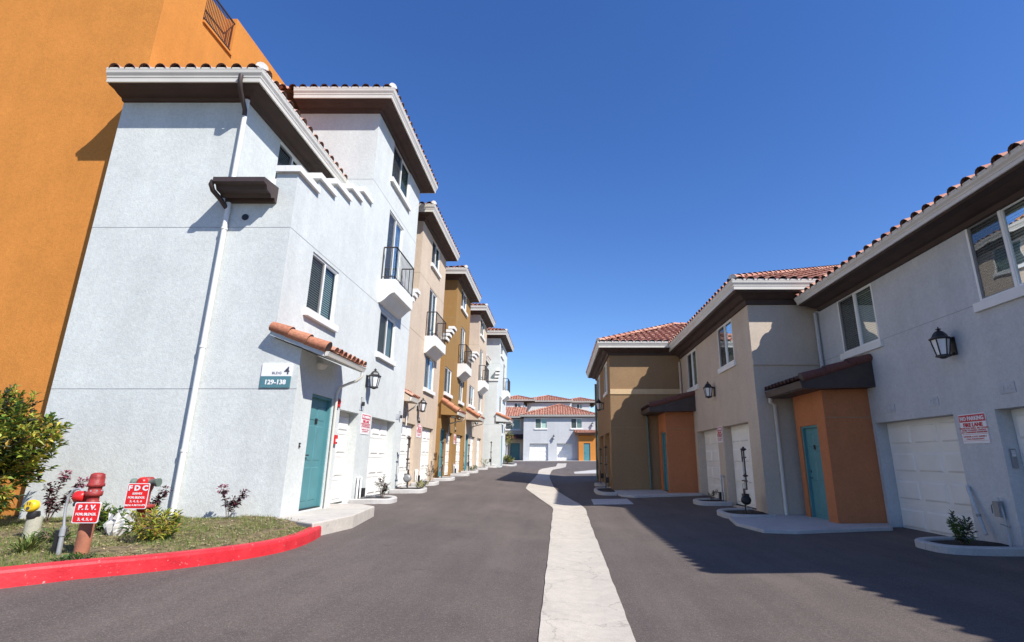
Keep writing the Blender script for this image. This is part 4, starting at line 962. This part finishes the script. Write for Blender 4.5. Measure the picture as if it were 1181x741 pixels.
def island_bed(P,u,a,n,label,zoff=.0,open_=False,grp='kerbed planter beds against the garage walls',a1=None,soil=True):
    """half-oval kerbed bed against a wall; P wall frame"""
    a1=a1 or a; c=P(u,0,0); t=thing('planter_bed',(c[0],c[1],G(c[0],c[1])),label,'planter bed',grp)
    pts=[];K=20
    for i in range(K+1):
        th=math.pi*i/K; ex=.62; cu,su=math.cos(th),math.sin(th)
        aa=a if cu<0 else a1
        uu=u-(-1 if cu<0 else 1)*-aa*abs(cu)**ex if False else u+math.copysign(aa*abs(cu)**ex,cu); nn=n*abs(su)**ex
        pts.append((uu,max(.0,nn)))
    mb=MB(); w_=.13; vs=[]; 
    o_=[P(p[0],p[1],0) for p in pts]; i_=[P(u+(p[0]-u)*(1-w_/max(a,a1)),max(0,p[1]-w_*(1 if p[1]>w_ else 0) if p[1]>.3 else p[1]*(1-w_/n)),0) for p in pts]
    h=.12+zoff; m=6
    for (ox,oy,_),(ix,iy,_) in zip(o_,i_):
        g=G(ox,oy)
        vs+=[(ox,oy,g-.1),(ox,oy,g+h-.02),(ox+(ix-ox)*.15,oy+(iy-oy)*.15,g+h),(ox+(ix-ox)*.9,oy+(iy-oy)*.9,g+h),(ix,iy,g+h-.02),(ix,iy,g-.1)]
    fs=[(i*m+j,(i+1)*m+j,(i+1)*m+j+1,i*m+j+1) for i in range(K) for j in range(m-1)]
    mb.mesh(vs,fs,0,False); mb.build('kerb',M['kerb'] if soil else M['conc'],t,recalc=True)
    mb=MB(); g=G(c[0],c[1]); top=[(p[0],p[1],G(p[0],p[1])+h-(.045 if soil else .004)) for p in i_]
    cc=(c[0],c[1],g+h-(.02 if soil else .004)); 
    for p,q in zip(top,top[1:]): mb.face([cc,p,q])
    mb.build('soil' if soil else 'paving',M['soil'] if soil else M['conc'],t)
    return t
RA=PXn(7.2); RB=PXn(5.32); RC=PXn(2.25); LA=PX(-5.12); LB=PX(-5.3)
island_bed(RA,9.05,.62,1.22,'curved kerb planter bed at the foot of the grey-blue pillar between two garages')
island_bed(RB,14.2,.85,1.1,'curved kerb planter bed at the greige corner, holding the tall gas meter')
island_bed(RB,17.25,.62,.98,'low curved kerb bed between the two greige garages')
island_bed(RC,21.9,1.5,.75,'long curved kerb bed at the ochre house corner',a1=1.1)
island_bed(RC,25.4,.45,.5,'small kerb bed between the ochre house garages')
island_bed(LA,14.0,.62,.95,'kerb bed between the two garages of the corner townhouse, with a small shrub')
island_bed(LA,17.15,.6,.95,'kerb bed with a gas meter where the white and beige left houses meet',a1=.75)
island_bed(LB,20.2,.6,.85,'kerb bed between the garages of the first beige townhouse')
island_bed(LA,22.9,.6,.75,'kerb bed where the beige and mustard townhouses meet')
island_bed(LA,26.4,.6,.8,'kerb bed between the mustard townhouse garages')
island_bed(LA,29.3,.7,.8,'kerb bed where the mustard townhouse meets the second beige one')
island_bed(LA,33.4,.7,.8,'kerb bed between garages of the second beige townhouse, far along')
island_bed(LA,36.7,.7,1.0,'kerb bed before the last white townhouse on the left')
island_bed(PX(-4.35),42.6,2.2,1.1,'long kerb bed with shrubs beyond the last white townhouse')
slab('door_landing',[(5.31,13.84),(4.25,13.6),(4.02,12.4),(4.18,11.2),(4.75,10.98),(6.9,11.35),(7.19,11.9),(7.19,13.84)],.07,M['kerb'],-.2,.015)
slab('door_landing',[(5.31,19.9),(2.75,19.45),(2.35,19.9),(2.2,21.0),(2.3,21.96),(5.31,21.96)],.07,M['kerb'],-.2,.015)
slab('far_pavement',[(-9,67.2),(5.2,67.2),(5.2,69.1),(-9,69.1)],.02,M['kerb'],-.1,.01)
# ---------------------------------------------------------------- lanterns
lantern(RA,9.17,3.47,'black lantern on the grey-blue wall above the nearest right-hand garages',s=1.02)
lantern(RB,17.45,3.70,'black lantern on the greige wall between the two garages',s=1.0)
lantern(RC,25.3,4.0,'black lantern on the ochre wall at the far end of the right row',s=1.05)
lantern(LA,13.80,3.52,'black lantern on the corner townhouse beside the fire lane sign',s=.98)
lantern(LB,19.72,3.42,'black lantern on the first beige townhouse at left',s=.95)
lantern(LA,26.15,3.62,'black lantern on the mustard townhouse',s=1.0)
lantern(LA,31.8,3.75,'black lantern on the second beige townhouse at left',s=1.0)
lantern(PY(69),-.45,4.25,'small black lantern on the far pale blue house',s=1.1)
lantern(PY(69),4.6,5.9,'small black lantern high on the right of the far pale blue house',s=1.0)
# ---------------------------------------------------------------- signs
G1='white and red fire lane signs'
sign(RA,9.09,1.97,.60,.50,'white no parking fire lane sign on the grey-blue pillar at right',G1,flip=True)
sign(RB,17.25,2.24,.48,.50,'white no parking fire lane sign on the greige pillar',G1,flip=True)
sign(LA,14.02,2.36,.62,.52,'white no parking fire lane sign on the pale corner townhouse',G1)
sign(LB,20.2,2.52,.62,.50,'white no parking fire lane sign on the beige townhouse at left',G1)
sign(LA,26.4,2.45,.40,.50,'small white fire lane sign between the mustard townhouse garages',G1)
t=thing('building_sign',(-5.0,9.11,2.9),'white and teal number sign reading 129-138 on the corner townhouse front','sign')
F1=PY(9.11); mb=MB(); mb.fbox(F1,-5.25,-4.72,.001,.02,2.88,3.11); mb.build('upper_panel',M['signwhite'],t)
mb=MB(); mb.fbox(F1,-5.25,-4.72,.001,.022,2.675,2.879); mb.build('lower_panel',M['signteal'],t)
lines(t,F1,[('4',.19,-4.80,.020,2.915,.003,1.0),('BLDG',.062,-4.975,.020,2.915,.0,1.1)],M['ink'])
lines(t,F1,[('129-138',.115,-4.985,.022,2.735,.004,1.0)],M['signwhite'])
# raised address numbers over the garages (faint, wall-coloured)
for P_,u,v,tx,par,fl in((RA,11.25,2.52,'134',A,True),(RA,9.95,2.52,'136',A,True),(RA,8.25,2.56,'135',A,True),(LA,13.62,2.78,'129',u1,False),(LA,16.75,2.78,'130',u1,False)):
    mb=MB(); mb.fbox(P_,u-.15,u+.15,.001,.012,v-.085,v+.085); pl=mb.build('number_plaque',M['plaque'] if 'plaque' in M else M['trim'],par); text_mesh(tx,.13,P_,u,.013,v-.045,M['plaquenum'],pl,'number',flip=fl,bold=.0)
mb=MB(); mb.fbox(RA,8.48,8.585,-.2,-.17,1.55,1.85)
# keypad on the garage jamb
t=thing('garage_keypad',(7.3,8.588,1.5),'grey keypad on the jamb of the nearest right-hand garage','keypad')
mb=MB(); J=lambda u,n,v:(7.2+u,8.588-n,v); mb.fbox(J,.09,.17,.001,.03,1.32,1.62); mb.build('cover',M['grey'],t); mb=MB()
for i in range(4):
    for j in range(3): mb.fbox(J,.10+j*.022,.116+j*.022,.03,.034,1.5+i*.025,1.518+i*.025)
mb.build('buttons',M['signwhite'],t)
# fire alarm devices
B1=PX(-4.6)
t=thing('fire_bell',(-4.6,10.88,2.6),'red fire alarm horn strobe high beside the teal entry door','fire alarm'); mb=MB(); mb.fbox(B1,10.80,10.94,.001,.03,2.50,2.68); mb.build('backplate',M['red'],t); mb=MB(); mb.lathe((-4.57,10.87,2.62),[(.035,0),(.05,.015),(.045,.035),(.02,.045)],12,axis='x'); mb.fbox(B1,10.83,10.91,.03,.055,2.52,2.565); mb.build('strobe',M['red'],t)
t=thing('fire_call_point',(-4.6,10.9,1.8),'red fire call point box at hand height beside the teal entry door','fire alarm'); mb=MB(); mb.fbox(B1,10.83,10.95,.001,.06,1.76,1.94); mb.build('box',M['red'],t); mb=MB(); mb.fbox(B1,10.855,10.925,.06,.075,1.80,1.86); mb.build('pull_handle',M['signwhite'],t)
t=thing('door_bell',(-4.6,9.45,1.7),'small dark door bell left of the teal entry door','door bell'); mb=MB(); mb.fbox(B1,9.44,9.48,.001,.02,1.66,1.74); mb.build('plate',M['black'],t); mb=MB(); mb.lathe((-4.58,9.46,1.70),[(.010,0),(.010,.005)],10,axis='x'); mb.build('button',M['signwhite'],t)
for (u,v) in((13.62,2.62),(16.95,2.66)): pass
# small junction boxes with hooked conduit over the garages
for P_,u,v,lab in((LA,13.55,2.92,'small dark conduit stub above the first white garage door'),(LA,16.95,2.86,'small dark conduit stub above the second white garage door'),(LB,19.9,2.9,'small conduit stub above the beige garages'),(LA,26.2,2.9,'small conduit stub above the mustard garages')):
    t=thing('conduit_stub',P_(u,0,v),lab,'conduit','conduit stubs above the garage doors'); mb=MB(); mb.tube([P_(u,0,v+.1),P_(u,.06,v+.09),P_(u,.07,v-.08)],.016,6); mb.build('pipe',M['grey'],t); mb=MB(); mb.fbox(P_,u-.03,u+.03,.04,.1,v-.12,v-.02); mb.build('sensor',M['black'],t)
# ---------------------------------------------------------------- gas and water fittings
def gas_meter(P,u,label,n=.35,h=1.6,s=1.0,mat='black',double=True,disc=True):
    c=P(u,n,0); g=G(c[0],c[1])+.06; t=thing('gas_meter',(c[0],c[1],g),label,'gas meter','gas meters standing against the walls')
    mb=MB(); r=.018*s
    mb.tube([P(u,n,g-.05),P(u,n,g+.42),P(u-.02,n,g+.5),P(u-.16,n,g+.5)] if False else [P(u,n,g-.05),P(u,n,g+.62*h/1.6),P(u-.22,n,g+.62*h/1.6)],r*1.2,8)
    mb.tube([P(u-.22,n,g+.62*h/1.6),P(u-.22,n,g+h)],r*1.2,8); mb.tube([P(u-.30,n,g+.82*h/1.6),P(u+.06,n,g+.82*h/1.6)],r,8); mb.tube([P(u-.34,n,g+h*.87),P(u-.12,n,g+h*.87)],r,8)
    mb.tube([P(u-.22,n,g+h),P(u-.08,n,g+h),P(u-.08,n,g+h*.8)],r,8)
    mb.build('pipework',M['pipe'],t)
    mb=MB(); cc=Vector(P(u-.22,n,g+h)); mb.lathe(cc,[(.02,-.05),(.07,-.02),(.08,0),(.07,.012),(.03,.025),(.025,.06)],12)
    mb.build('regulator',M['brownmetal'],t)
    mb=MB(); cc=Vector(P(u-.2,n,g+.95*h/1.6)); mb.lathe(cc,[(.02,-.04),(.065,-.015),(.07,0),(.03,.025),(.02,.05)],12); mb.build('lower_regulator',M['brownmetal'],t)
    mb=MB(); 
    if disc: mb.lathe(Vector(P(u-.09,n,g+.36)),[(.05,-.06),(.115,-.055),(.12,0),(.115,.055),(.05,.06)],18,axis='y')
    mb.fbox(P,u+.03,u+.20,n-.14,n-.0,g+.28,g+.5)
    mb.build('meter_body',M['grey'] if mat=='grey' else M['black'],t)
    mb=MB(); mb.tube([P(u+.05,n-.05,g+h*.8),P(u+.05,n-.05,g+.1)],.012,6); mb.tube([P(u+.12,n-.02,g+.5),P(u+.12,n-.02,g+.75),P(u+.05,n-.05,g+.75)],.012,6); mb.build('riser',M['galv'],t)
    return t
gas_meter(RB,14.0,'tall dark gas meter with regulators at the greige house corner',n=.50,h=1.62)
gas_meter(RC,22.2,'gas meter on the ochre house corner beside the kerb bed',n=.25,h=1.7,disc=False)
gas_meter(RC,25.35,'gas meter between the ochre house garages',n=.2,h=1.6,disc=False)
gas_meter(LA,17.0,'gas meter between the white and beige townhouses at left',n=.42,h=1.6,mat='grey')
gas_meter(LA,22.9,'gas meter beside the mustard townhouse entry',n=.22,h=1.5,mat='grey',disc=False)
gas_meter(LA,29.25,'gas meter between the mustard and second beige townhouses',n=.3,h=1.4,mat='grey',disc=False)
gas_meter(LA,36.6,'gas meter against the last white townhouse front',n=.6,h=1.6,disc=False)
def standpipes(P,u,label,mat='galv',h=.55,lean=0):
    c=P(u,.1,0); g=G(c[0],c[1]); t=thing('conduit_riser',(c[0],c[1],g),label,'conduit','conduit risers at the garage pillars')
    for k_,du in enumerate((0,.22)):
        mb=MB(); mb.tube([P(u+du,.06,g-.02),P(u+du,.06,g+h-.08),P(u+du+.03,.055,g+h-.02),P(u+du+.06,.01,g+h)],.022,8); mb.build('pipe',M[mat],t)
    mb=MB(); mb.fbox(P,u+.28,u+.42,.01,.12,g+.12,g+.34); mb.build('meter_box',M['black'],t)
standpipes(LA,13.72,'pair of white conduit risers between the corner townhouse garages','vinyl',.62)
standpipes(LB,19.95,'pair of white conduit risers between the beige townhouse garages','vinyl',.55)
standpipes(RB,17.1,'grey conduit risers between the greige garages','galv',.85)
standpipes(LA,26.2,'pair of conduit risers between the mustard townhouse garages','galv',.55)
t=thing('water_valve',(7.1,8.78,0),'grey-blue valve pipe on the pillar right of the near garage shrub','conduit')
mb=MB(); mb.tube([RA(8.78,.05,.03),RA(8.78,.05,.35),RA(8.8,.05,.62),RA(8.82,.07,.86)],.02,8); mb.build('pipe',M['paleblue'],t)
mb=MB(); mb.fbox(RA,8.79,8.90,.03,.11,.56,.80); mb.tube([RA(8.90,.07,.78),RA(8.98,.07,.72),RA(8.98,.07,.60)],.010,6); mb.tube([RA(8.70,.06,.42),RA(8.86,.08,.45)],.008,6); mb.build('valve_box',M['grey'],t)
t=thing('hose_pipe',(7.1,9.4,.05),'blue-grey pipe leaning against the wall behind the near garage shrub','pipe')
mb=MB(); mb.tube([RA(9.15,.12,.25),RA(9.25,.10,.55),RA(9.42,.06,.95),RA(9.46,.03,1.0)],.03,8); mb.build('pipe',M['paleblue'],t); mb=MB(); mb.lathe(RA(9.25,.10,.52),[(.036,0),(.04,.02),(.036,.05)],10); mb.build('coupling',M['grey'],t)
# ---------------------------------------------------------------- post indicator valve
x0,y0_,zb_=-5.07,5.95,.46
t=thing('post_indicator_valve',(x0,y0_,zb_),'tall faded red valve post carrying the P.I.V. plate in the bed','fire valve')
mb=MB(); c=Vector((x0,y0_,zb_)); mb.lathe(c,[(.066,-.05),(.066,.33),(.062,.34)],20); mb.build('lower_post',M['primer'],t)
mb=MB(); mb.lathe(c,[(.052,.33),(.052,.52),(.062,.525),(.062,.55),(.054,.555),(.054,.60),(.071,.605),(.077,.62),(.077,.655),(.062,.66),(.060,.70),(.079,.705),(.079,.735),(.070,.74),(.068,.80),(.062,.835),(.036,.85),(.01,.852)],20); mb.lathe(c+Vector((0,-.064,.48)),[(.03,-.02),(.03,.01)],10,axis='y'); mb.build('upper_post',M['oldred'],t)
mb=MB()
for k_ in range(8):
    a_=k_*math.pi/4+.2; mb.lathe(c+Vector((math.cos(a_)*.067,math.sin(a_)*.067,.652)),[(.009,0),(.009,.018)],6)
mb.build('bolts',M['galv'],t)
mb=MB(); mb.lathe(c+Vector((-.13,0,.60)),[(.052,-.06),(.06,-.05),(.06,.04),(.04,.05)],14,axis='x'); mb.build('tamper_switch',M['red'],t)
mb=MB(); mb.lathe(c+Vector((-.12,-.05,.53)),[(.03,-.025),(.035,.0),(.02,.02)],10); mb.build('plug',M['black'],t)
mb=MB(); mb.tube([(x0-.13,y0_,zb_+.65),(x0-.17,y0_,zb_+.685),(x0-.23,y0_,zb_+.67),(x0-.27,y0_,zb_+.60),(x0-.275,y0_,zb_+.48),(x0-.26,y0_,zb_+.36),(x0-.245,y0_,zb_+.28)],.013,8); mb.build('flexible_conduit',M['galv'],t)
mb=MB(); mb.tube([(x0-.245,y0_,zb_+.30),(x0-.24,y0_,zb_-.05)],.024,8); mb.lathe((x0-.242,y0_,zb_+.24),[(.034,-.04),(.034,.04)],8); mb.build('conduit_post',M['galv'],t)
mb=MB(); mb.box(x0-.30,x0-.265,y0_-.03,y0_+.02,zb_-.02,zb_+.26); mb.build('junction_bar',M['black'],t)
def redsign(name,cx,cy,z0,z1,w_,label,rows,tilt=0):
    t=thing(name,(cx,cy,z0),label,'sign','red fire service plates in the planting bed')
    P_=lambda u,n,v:(cx+u,cy-n+(v-z0)*tilt,v); hh=z1-z0; r_=.018
    def rr(w2,h2,n0,n1,m):
        pts=[]
        for (sx,sz) in((1,1),(-1,1),(-1,-1),(1,-1)):
            for k_ in range(5):
                a=math.atan2(sz,sx)-R(45)+R(90)*k_/4; a={(1,1):0,(-1,1):90,(-1,-1):180,(1,-1):270}[(sx,sz)]; a=R(a+90*k_/4)
                pts.append((sx*(w2-r_)+math.cos(a)*r_,(z0+z1)/2+sz*(h2-r_)+math.sin(a)*r_))
        b=MB(); v=[P_(p[0],n0,p[1]) for p in pts]+[P_(p[0],n1,p[1]) for p in pts]; n=len(pts)
        b.mesh(v,[tuple(range(n-1,-1,-1)),tuple(range(n,2*n))]+[(i,(i+1)%n,n+(i+1)%n,n+i) for i in range(n)]); return b
    rr(w_/2,hh/2,0,.004,0).build('border',M['signwhite'],t); rr(w_/2-.009,hh/2-.009,.004,.0055,0).build('plate',M['signredp'],t)
    lines(t,P_,[(tx,sz,0,.0056,z1-dy,b_,sx) for tx,sz,dy,b_,sx in rows],M['signwhite'])
redsign('fire_service_sign',x0+.06,y0_-.11,.80,1.01,.28,'red plate lettered P.I.V. for buildings 3 4 5 6 on the valve post',[('P. I. V.',.068,.075,.002,1.1),('FOR BLDGS.',.038,.133,.0006,1.08),('3, 4, 5, 6',.038,.183,.0006,1.2)])
# ---------------------------------------------------------------- fire department connection
x1,y1_=-5.88,7.75
t=thing('fire_connection',(x1,y1_,.5),'dark red fire department connection partly wrapped in white sheet, behind the yellow-green shrub','fire hydrant')
mb=MB(); c=Vector((x1,y1_,.48)); mb.lathe(c,[(.06,-.05),(.06,.30),(.15,.31),(.15,.35),(.07,.36),(.07,.52),(.09,.58),(.09,.70),(.06,.73)],16); mb.build('standpipe',M['oldred'],t)
mb=MB()
for sx in(-1,1): mb.lathe(c+Vector((sx*.06,-.02,.655)),[(.045,-.02),(.05,.09),(.058,.095),(.058,.13)],14,axis='x') if sx>0 else mb.lathe(c+Vector((-.06,-.02,.655)),[(.045,.02),(.05,-.09),(.058,-.095),(.058,-.13)],14,axis='x')
mb.build('inlets',M['patina'],t)
mb=MB(); mb.lathe(c+Vector((0,-.1,.66)),[(.07,.03),(.07,-.01),(.045,-.03)],16,axis='y'); mb.build('red_cap',M['red'],t)
redsign('fire_service_sign',x1+.02,y1_-.16,.79,1.13,.31,'taller red plate lettered F D C before the dark fire connection',[('F D C',.095,.095,.004,1.15),('SERVES',.038,.150,.0005,1.15),('FOR BLDGS.',.040,.203,.0007,1.1),('3, 4, 5, 6',.038,.252,.0005,1.3),('BLDG 4 AUTO-SPR',.033,.302,.0003,1.05)])
def wrap_sheet(cx,cy,z0,h,w_,label,seed):
    """crumpled sheet tied round a valve, cone-like folds"""
    rr_=random.Random(seed); t=thing('plastic_wrap',(cx,cy,z0),label,'plastic sheet','white sheets wrapped over the valves'); mb=MB(); K=22; L=7; vs=[]
    for l in range(L):
        f=l/(L-1)
        for k_ in range(K):
            a=2*math.pi*k_/K; r_=w_*(.30+.75*math.sin(min(1,f*1.15)*math.pi*.62))*(1+.22*math.sin(k_*3.1+l*.7+seed)+rr_.uniform(-.1,.1)); vs.append((cx+math.cos(a)*r_+.05*f,cy+math.sin(a)*r_*.7,z0+h*f+rr_.uniform(-.01,.01)+(.05*math.sin(k_*2.3) if l==L-1 else 0)))
    fs=[(l*K+k_,l*K+(k_+1)%K,(l+1)*K+(k_+1)%K,(l+1)*K+k_) for l in range(L-1) for k_ in range(K)]
    mb.mesh(vs,fs,0,False); mb.build('sheet',M['wrap'],t); mb=MB(); mb.tube([(cx+math.cos(a_)*w_*.42,cy+math.sin(a_)*w_*.32,z0+.04) for a_ in [2*math.pi*i/12 for i in range(13)]],.006,5); mb.build('tie',M['grey'],t)
wrap_sheet(-5.78,7.25,.45,.29,.15,'crumpled white sheet left of the yellow-green shrub',3)
wrap_sheet(-5.45,7.5,.47,.30,.09,'narrow white sheet behind the yellow-green shrub',5)
# yellow capped bollard by the big shrub
t=thing('capped_post',(-6.82,7.18,.47),'short pale concrete post with a round yellow cap beside the big shrub','post')
mb=MB(); mb.lathe((-6.82,7.18,.47),[(.085,-.05),(.08,.25),(.075,.26)],18); mb.build('post',M['post'],t)
mb=MB(); mb.lathe((-6.82,7.15,.80),[(.06,-.09),(.07,-.05),(.06,.0)],14); mb.build('neck',M['black'],t)
mb=MB(); mb.lathe((-6.82,7.10,.87),[(.068,.04),(.078,.0),(.074,-.03),(.055,-.045)],22,axis='y'); mb.build('yellow_cap',M['yellow'],t)
mb=MB(); mb.box(-6.845,-6.835,7.05,7.054,.885,.92); mb.build('slot',M['ink'],t); mb=MB(); mb.box(-6.815,-6.805,7.05,7.054,.885,.92); mb.build('slot',M['ink'],t); mb=MB(); mb.lathe((-6.825,7.055,.845),[(.022,0),(.022,-.004)],10,axis='y'); mb.build('keyhole',M['ink'],t)
# ---------------------------------------------------------------- plants
def leaf(mb,p,d,l,w_,mat=0,droop=.2):
    d=Vector(d).normalized(); s_=d.cross(Vector((rnd(-.6,.6),rnd(-.6,.6),1))); s_=s_.normalized() if s_.length>1e-4 else Vector((1,0,0)); n_=s_.cross(d)
    p=Vector(p); m=p+d*l*.5; 
    mb.mesh([p,m+s_*w_/2+n_*l*.06,p+d*l-Vector((0,0,l*droop)),m-s_*w_/2+n_*l*.06],[(0,1,2),(0,2,3)],mat)
def shrub(loc,r,h,label,mats=('leafy',),ends=90,per=14,ll=.10,lw=.032,stems=6,grp=None,cat='shrub',name='shrub',shape=None,flower=0,upright=0,trunk=.012,fl_mats='flower'):
    rr=random.Random(hash(label)&0 or len(label)*31+int(abs(loc[0])*97)); random.seed(rr.randint(0,10**6))
    t=thing(name,loc,label,cat,grp); L=Vector(loc); st=MB(); lf=MB(); tips=[]
    bases=[]
    for i in range(stems):
        a=rnd(0,6.28); sp=rnd(.1,.55)*r; b=L+Vector((math.cos(a)*r*.08,math.sin(a)*r*.08,-.03)); m=L+Vector((math.cos(a)*sp,math.sin(a)*sp,h*rnd(.3,.5)))
        st.tube([b,(b+m)/2+Vector((rnd(-.03,.03),rnd(-.03,.03),0)),m],[trunk*1.2,trunk,trunk*.7],5); bases.append(m)
    k=0
    while k<ends:
        u=Vector((rnd(-1,1),rnd(-1,1),rnd(-.9,1)))
        q=u.length
        if q>1 or q<.30: continue
        lump=.82+.32*mn.noise(u*2.1+Vector((len(label),0,0)))
        p=L+Vector((u.x*r*lump,u.y*r*lump,h*.52+u.z*h*.5*lump)); 
        if p.z<L.z+.06: continue
        k+=1; b=min(bases,key=lambda m:(m-p).length); mid=(b+p)/2+Vector((0,0,-.03*r)); st.tube([mid.lerp(p,.35),p],[trunk*.3,trunk*.15],4,caps=False) if k>40 else st.tube([b,mid,p],[trunk*.5,trunk*.35,trunk*.2],4,caps=False)
        out=(p-(L+Vector((0,0,h*.35)))).normalized(); out=(out+Vector((0,0,.5+upright))).normalized()
        mi=rr.randrange(len(mats))
        for j in range(per):
            f=j/per; pp=p-out*ll*1.8*f; d=out*(.9-f*.9)+Vector((rnd(-1,1),rnd(-1,1),rnd(-.5,.6)))*.9
            leaf(lf,pp,d,ll*rnd(.7,1.15),lw*rnd(.8,1.2),mi)
    st.build('stems',M['bark'],t); lf.build('foliage',[M[m] for m in mats],t,recalc=False)
    return t
shrub((-8.35,7.35,.5),1.36,2.22,'big glossy shrub with yellow and orange tinged leaves at the left edge',('leafy','leafyellow','leafy','leafdark','leafy'),ends=1250,per=16,ll=.115,lw=.042,stems=10,trunk=.016)
def plum(loc,heads,label,h,grp='young purple-leaved shrubs along the pale wall'):
    random.seed(len(label)+int(loc[0]*-50)); t=thing('young_shrub',loc,label,'shrub',grp); L=Vector(loc); st=MB(); lf=MB(); fl=MB(); nf=0
    for (dx,hh,fcol) in heads:
        p0=L+Vector((0,0,-.03)); p1=L+Vector((dx*.35,rnd(-.03,.03),hh*.45)); p2=L+Vector((dx,rnd(-.03,.03),hh)); st.tube([p0,p1,p2],[.006,.005,.003],5)
        for i in range(60):
            f=rnd(.42,.95); p=p1.lerp(p2,(f-.42)/.58); leaf(lf,p,(rnd(-1,1),rnd(-1,1),rnd(-.2,.7)),rnd(.05,.09),rnd(.028,.042))
        for i in range(70 if fcol else 45):
            a=Vector((rnd(-1,1),rnd(-1,1),rnd(-1,1.1))); a=a.normalized()*rnd(.02,.075); leaf(fl if fcol else lf,p2+a+Vector((0,0,-.01)),a,.042,.03); nf+=fcol
    st.build('stems',M['bark'],t); lf.build('foliage',M['leafplum'],t,recalc=False)
    if nf: fl.build('blossom',M['flower'],t,recalc=False)
plum((-5.28,8.8,.50),[(-.12,.50,1),(.20,.42,0),(.05,.32,0)],'young shrub with one pink plume by the entry stoop',.5)
plum((-6.30,8.45,.50),[(.22,.50,0),(.12,.36,0),(.02,.28,0)],'young dark shrub left of the long white downspout',.5)
plum((-7.7,8.3,.50),[(.10,.74,1),(.42,.62,1),(-.08,.55,0),(.25,.40,0),(.0,.38,0)],'taller pink plumed shrub between the big shrub and the valve post',.6)
shrub((-5.08,6.95,.48),.40,.42,'bright yellow-green shrub with reddish tips in front of the fire plate',('leafyellow','leafyellow','leafgreen'),ends=85,per=12,ll=.10,lw=.016,stems=5,upright=.6)
shrub((-6.25,7.6,.48),.34,.42,'green leafy clump behind the valve post',('leafgreen','leafy'),ends=50,per=12,ll=.09,lw=.022,stems=5)
shrub((-4.68,5.42,.46),.20,.12,'low green ground plant beside the red kerb',('leafgreen',),ends=45,per=10,ll=.045,lw=.014,stems=4)
shrub((-6.0,6.6,.47),.28,.2,'low dark green plant left of the valve post',('leafdark','leafgreen'),ends=40,per=10,ll=.05,lw=.016,stems=4)
def tuft(loc,n,l,label):
    random.seed(n); t=thing('grass_tuft',loc,label,'grass'); mb=MB(); 
    for i in range(n):
        a=rnd(0,6.28); e=rnd(.35,1.2); d=Vector((math.cos(a)*math.cos(e),math.sin(a)*math.cos(e),math.sin(e))); p=Vector(loc)+Vector((rnd(-.04,.04),rnd(-.04,.04),-.01)); ln=l*rnd(.6,1.1); s_=d.cross(Vector((0,0,1))).normalized()*.006
        q=p+d*ln*.55; e_=p+d*ln+Vector((0,0,-ln*.28)); mb.mesh([p-s_,p+s_,q+s_,q-s_,e_],[(0,1,2,3),(3,2,4)])
    mb.build('blades',M['grassb'],t,recalc=False); mb=MB(); mb.lathe(Vector(loc)+Vector((0,0,-.02)),[(.05,0),(.03,.05)],8); mb.build('base',M['leafgreen'],t)
tuft((-5.75,6.05,.47),110,.40,'spiky pale grass tuft near the red kerb at left')
def wallshrub(P,u,n,r,h,label,mats=('leafdark',),ends=26,per=11,ll=.07,lw=.022):
    c=P(u,n,0); return shrub((c[0],c[1],G(c[0],c[1])+.08),r,h,label,mats,ends,per,ll,lw,3,grp='small shrubs in the kerbed beds',upright=.5,trunk=.008)
wallshrub(RA,8.98,.62,.26,.55,'upright dark green shrub in the kerb bed under the near right fire lane sign',('leafdark','leafgreen'),34,12,.085,.024)
wallshrub(RB,17.45,.35,.22,.45,'thin dark shrub in the bed between the greige garages',ends=12)
wallshrub(LA,14.35,.5,.24,.62,'dark plum shrub between the corner townhouse garages',('leafplum','leafdark'),30)
wallshrub(LA,17.3,.75,.30,.32,'round olive shrub below the gas meter at left',('leafyellow','leafdark'),30,12,.06,.02)
wallshrub(LB,20.45,.45,.22,.85,'tall thin plum shrub in front of a beige garage',('leafplum','leafdark'),16)
wallshrub(LA,29.5,.45,.25,.3,'small green shrub beyond the mustard townhouse',('leafgreen',),16)
wallshrub(LA,33.7,.5,.35,.7,'green shrub between the garages of the second beige townhouse',('leafgreen','leafyellow'),20)
wallshrub(LA,31.0,.4,.2,.35,'tiny green shrub beside the second beige townhouse garage',('leafgreen',),12)
wallshrub(PX(-4.35),43.3,.3,.7,.75,'bushy green shrub beyond the last white townhouse',('leafgreen','leafyellow','leafdark'),60,12,.14,.05)
# slender young tree in front of the far shaded wing
random.seed(5); t=thing('young_tree',(-5.6,58,1.15),'slender young tree with thin yellow-green crown before the far wing','tree')
mb=MB(); mb.tube([(-5.6,58,1.1),(-5.55,58,2.6),(-5.6,58.05,3.9)],[.06,.045,.02],7)
for i in range(9): a=rnd(0,6.28); z_=rnd(2.6,3.7); mb.tube([(-5.57,58,z_),(-5.57+math.cos(a)*.5,58+math.sin(a)*.5,z_+.6)],[.02,.006],5)
mb.build('trunk',M['bark'],t); mb=MB()
for i in range(900):
    u=Vector((rnd(-1,1),rnd(-1,1),rnd(-1,1)))
    if u.length>1 or mn.noise(u*2.5)<-.12: continue
    p=Vector((-5.6+u.x*.95,58+u.y*.95,3.75+u.z*.9)); leaf(mb,p,(rnd(-1,1),rnd(-1,1),rnd(-.6,.4)),.16,.06)
mb.build('crown',M['leafyellow'],t,recalc=False)
